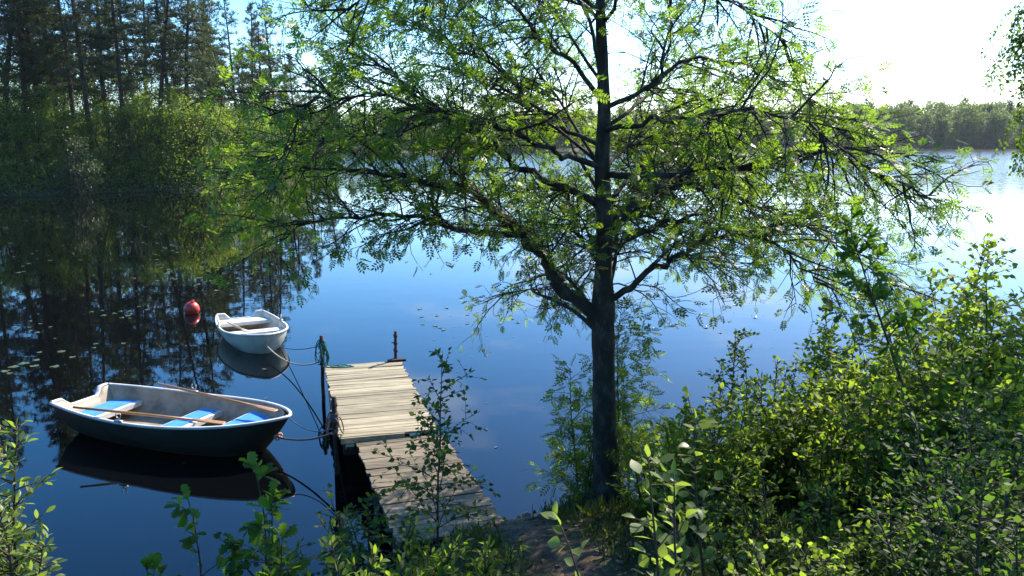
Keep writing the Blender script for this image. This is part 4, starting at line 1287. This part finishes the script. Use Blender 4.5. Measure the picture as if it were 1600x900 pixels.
# birch beyond the right edge: its hanging twigs reach into the picture
def hanging_birch():
    rnd = random.Random(91); rs = np.random.RandomState(91)
    b = at_y(1696, 500, 11.2); base = Vector((b.x, 11.2, gz(b.x, 11.2) - .1))
    root = tag(empty("birch_tree", base), "birch on the right bank, only its hanging twigs showing at the photo's right edge", "tree")
    mb = MB(); q = grow(rnd, (0, 0, 0), (.05, .05, 1), 10, 12, wig=.03)
    mb.tube(q, [.15 * (1 - i / 13) + .01 for i in range(13)], 9); mb.build("trunk", M['bark_pale'], root)
    br = MB(); P, D, S = [], [], []
    for k in range(15):
        t = rnd.uniform(.50, .98) if k > 4 else rnd.uniform(.36, .5); a, d = point_on(q, t)
        w = rnd.uniform(0, 6.283) if k > 4 else math.pi + rnd.uniform(-.3, .3)
        ln = rnd.uniform(.7, 1.15) * (2.3 - 1.5 * t)
        if math.cos(w) < -.2: ln = rnd.uniform(.7, 1.0)
        l = grow(rnd, a, (math.cos(w), math.sin(w), .7), ln, 7, droop=.8, wig=.07)
        br.tube(l, [.022 * (1 - i / 8) + .004 for i in range(8)], 5, cap=False)
        for j in range(20):
            a2, d2 = point_on(l, rnd.uniform(.3, 1))
            l2 = rnd.uniform(.4, 1.2)
            h = grow(rnd, a2, (d2.x + rnd.gauss(0, .4), d2.y + rnd.gauss(0, .4), -.2), l2, 6, droop=2.2, wig=.08)
            br.tube(h, [.004, .0035, .003, .0025, .002, .0015, .001], 3, cap=False)
            n = int(l2 / .016)
            for i in range(n):
                a3, d3 = point_on(h, rnd.uniform(.1, 1))
                P.append(a3 + Vector((rnd.gauss(0, .03), rnd.gauss(0, .03), 0))); D.append(side_dir(rnd, d3, 1.0, flat=.2, up=-.5)); S.append(rnd.uniform(.03, .055))
    br.build("branches", M['stem'], root)
    V, F = scatter(T_BIRCH, P, D, np.array(S), rs, .5)
    mesh_np("leaves", V, F, M['birch'], root)
hanging_birch()

# ------------------------------------------------------------------ grass and dry leaves on the bank
def grass():
    rs = np.random.RandomState(3)
    n = 70000
    x = rs.uniform(-2.5, 7.5, n); y = rs.uniform(2.0, 11.5, n)
    d = lake_dist(x, y)
    patch = .5 + .5 * np.sin(2.1 * x + .7) * np.sin(1.7 * y + 2) + .3 * np.sin(5 * x + 2 * y)
    px_ = np.interp(y, [1.6, 3.4, 5.0, 6.2, 7.2, 7.9], [.2, .4, .55, .38, .08, -.02])
    keep = (d > .03) & (patch + .35 > rs.rand(n) * .9) & (np.abs(x - px_) > .20 + rs.rand(n) * .25)
    x, y = x[keep], y[keep]
    z = ground_h(x, y) - .005
    P = np.stack([x, y, z], 1)
    D = rs.normal(size=P.shape) * .33 + np.array([0, 0, 1])
    V, F = (np.array([(-.045, 0, 0), (.045, 0, 0), (.03, .55, .05), (0, 1, .22), (-.03, .55, .05)]), np.array([(0, 1, 2, 3, 4)]))
    V, F = scatter((V, F), P, D, rs.uniform(.05, .17, len(P)), rs, 3.0)
    tag(mesh_np("grass", V, F, M['grass']), "short green grass growing on the bank", kind="stuff")
    n = 6500
    x = rs.uniform(-1.6, 4.5, n); y = rs.uniform(2.2, 9.0, n)
    k = lake_dist(x, y) > .1
    x, y = x[k], y[k]
    P = np.stack([x, y, ground_h(x, y) + .03], 1)
    D = rs.normal(size=P.shape) * np.array([1, 1, .15])
    V, F = scatter(T_OVATE, P, D, rs.uniform(.02, .055, len(P)), rs, .3)
    tag(mesh_np("fallen_leaves", V, F, M['litter']), "dry brown leaves strewn over the bank", kind="stuff")
grass()

# tiny leaves and pollen flecks drifting on the sheltered water
def specks():
    rs = np.random.RandomState(8)
    P = []
    for px, py, sx, sy, n in ((150, 330, 130, 14, 260), (250, 370, 120, 22, 220), (330, 430, 90, 20, 140), (750, 500, 60, 14, 60), (1120, 490, 70, 18, 60), (250, 620, 160, 40, 25), (700, 620, 60, 60, 20)):
        for _ in range(n):
            p = at_z(rs.normal(px, sx), max(302, rs.normal(py, sy)), 0)
            if p.y < 66: P.append((p.x, p.y, .006))
    P = np.array(P)
    P = P[lake_dist(P[:, 0], P[:, 1]) < -.3]
    D = rs.normal(size=P.shape) * np.array([1, 1, .02])
    V, F = scatter(T_ELLIP, P, D, rs.uniform(.03, .09, len(P)) * (.6 + P[:, 1] / 60), rs, .05)
    V[:, 2] = .006 + np.clip(V[:, 2], 0, .004)
    tag(mesh_np("floating_leaves", V, F, M['pad']), "tiny leaves and flecks drifting on the lake", kind="stuff")
specks()

# ------------------------------------------------------------------ summer haze
hz = MB()
hz.box((0, 0, 0), (1, 1, 1))
hm = bpy.data.materials.new("summer_haze"); hm.use_nodes = True
hn = hm.node_tree.nodes
hn.remove(hn["Principled BSDF"])
hv = hn.new("ShaderNodeVolumePrincipled")
hv.inputs["Color"].default_value = (0.82, 0.90, 1.0, 1)
hv.inputs["Density"].default_value = 0.0001
hv.inputs["Anisotropy"].default_value = 0.3
hm.node_tree.links.new(hv.outputs[0], hn["Material Output"].inputs["Volume"])
ho = tag(hz.build("haze", hm, smooth=False), "thin summer haze over the lake", kind="stuff")
ho.location = (0, 500, 13.0)
ho.scale = (2700, 2700, 34)
SC.cycles.volume_bounces = 0

def stones():
    rnd = random.Random(12)
    spots = [(.42, 8.28, .13, "grey stone at the water's edge between the jetty and the rowan trunk"), (.62, 8.42, .09, "small grey stone by the water just left of the rowan trunk"), (.14, 7.98, .10, "mossy stone beside the jetty's right shore corner")]
    m = rough_mat("mossy_stone", (0.07, 0.08, 0.035), (0.17, 0.16, 0.14), (0.28, 0.265, 0.24), scale=6, bump=.6)
    for (x, y, r, lab) in spots:
        mb = MB(); V, F = [], []
        n, k = 16, 9
        ph = [rnd.uniform(0, 6.28) for _ in range(4)]
        for j in range(k + 1):
            a = -math.pi / 2 + math.pi * j / k
            for i in range(n):
                w = 2 * math.pi * i / n
                q = r * (1 + .14 * math.sin(2 * w + ph[0]) * math.cos(a) + .10 * math.sin(3 * w + 2 * a + ph[1]) + .06 * math.sin(5 * a + w + ph[2]))
                V.append((q * math.cos(a) * math.cos(w) * 1.25, q * math.cos(a) * math.sin(w), q * math.sin(a) * .62))
        for j in range(k):
            for i in range(n):
                F.append((j * n + i, j * n + (i + 1) % n, (j + 1) * n + (i + 1) % n, (j + 1) * n + i))
        mb.add(V, F)
        o = mb.build("shore_stone", m, loc=(x, y, max(0, gz(x, y)) + r * .2)); o.rotation_euler = (0, 0, rnd.uniform(0, 6))
        tag(o, lab, "stone", "stones on the shore")
stones()
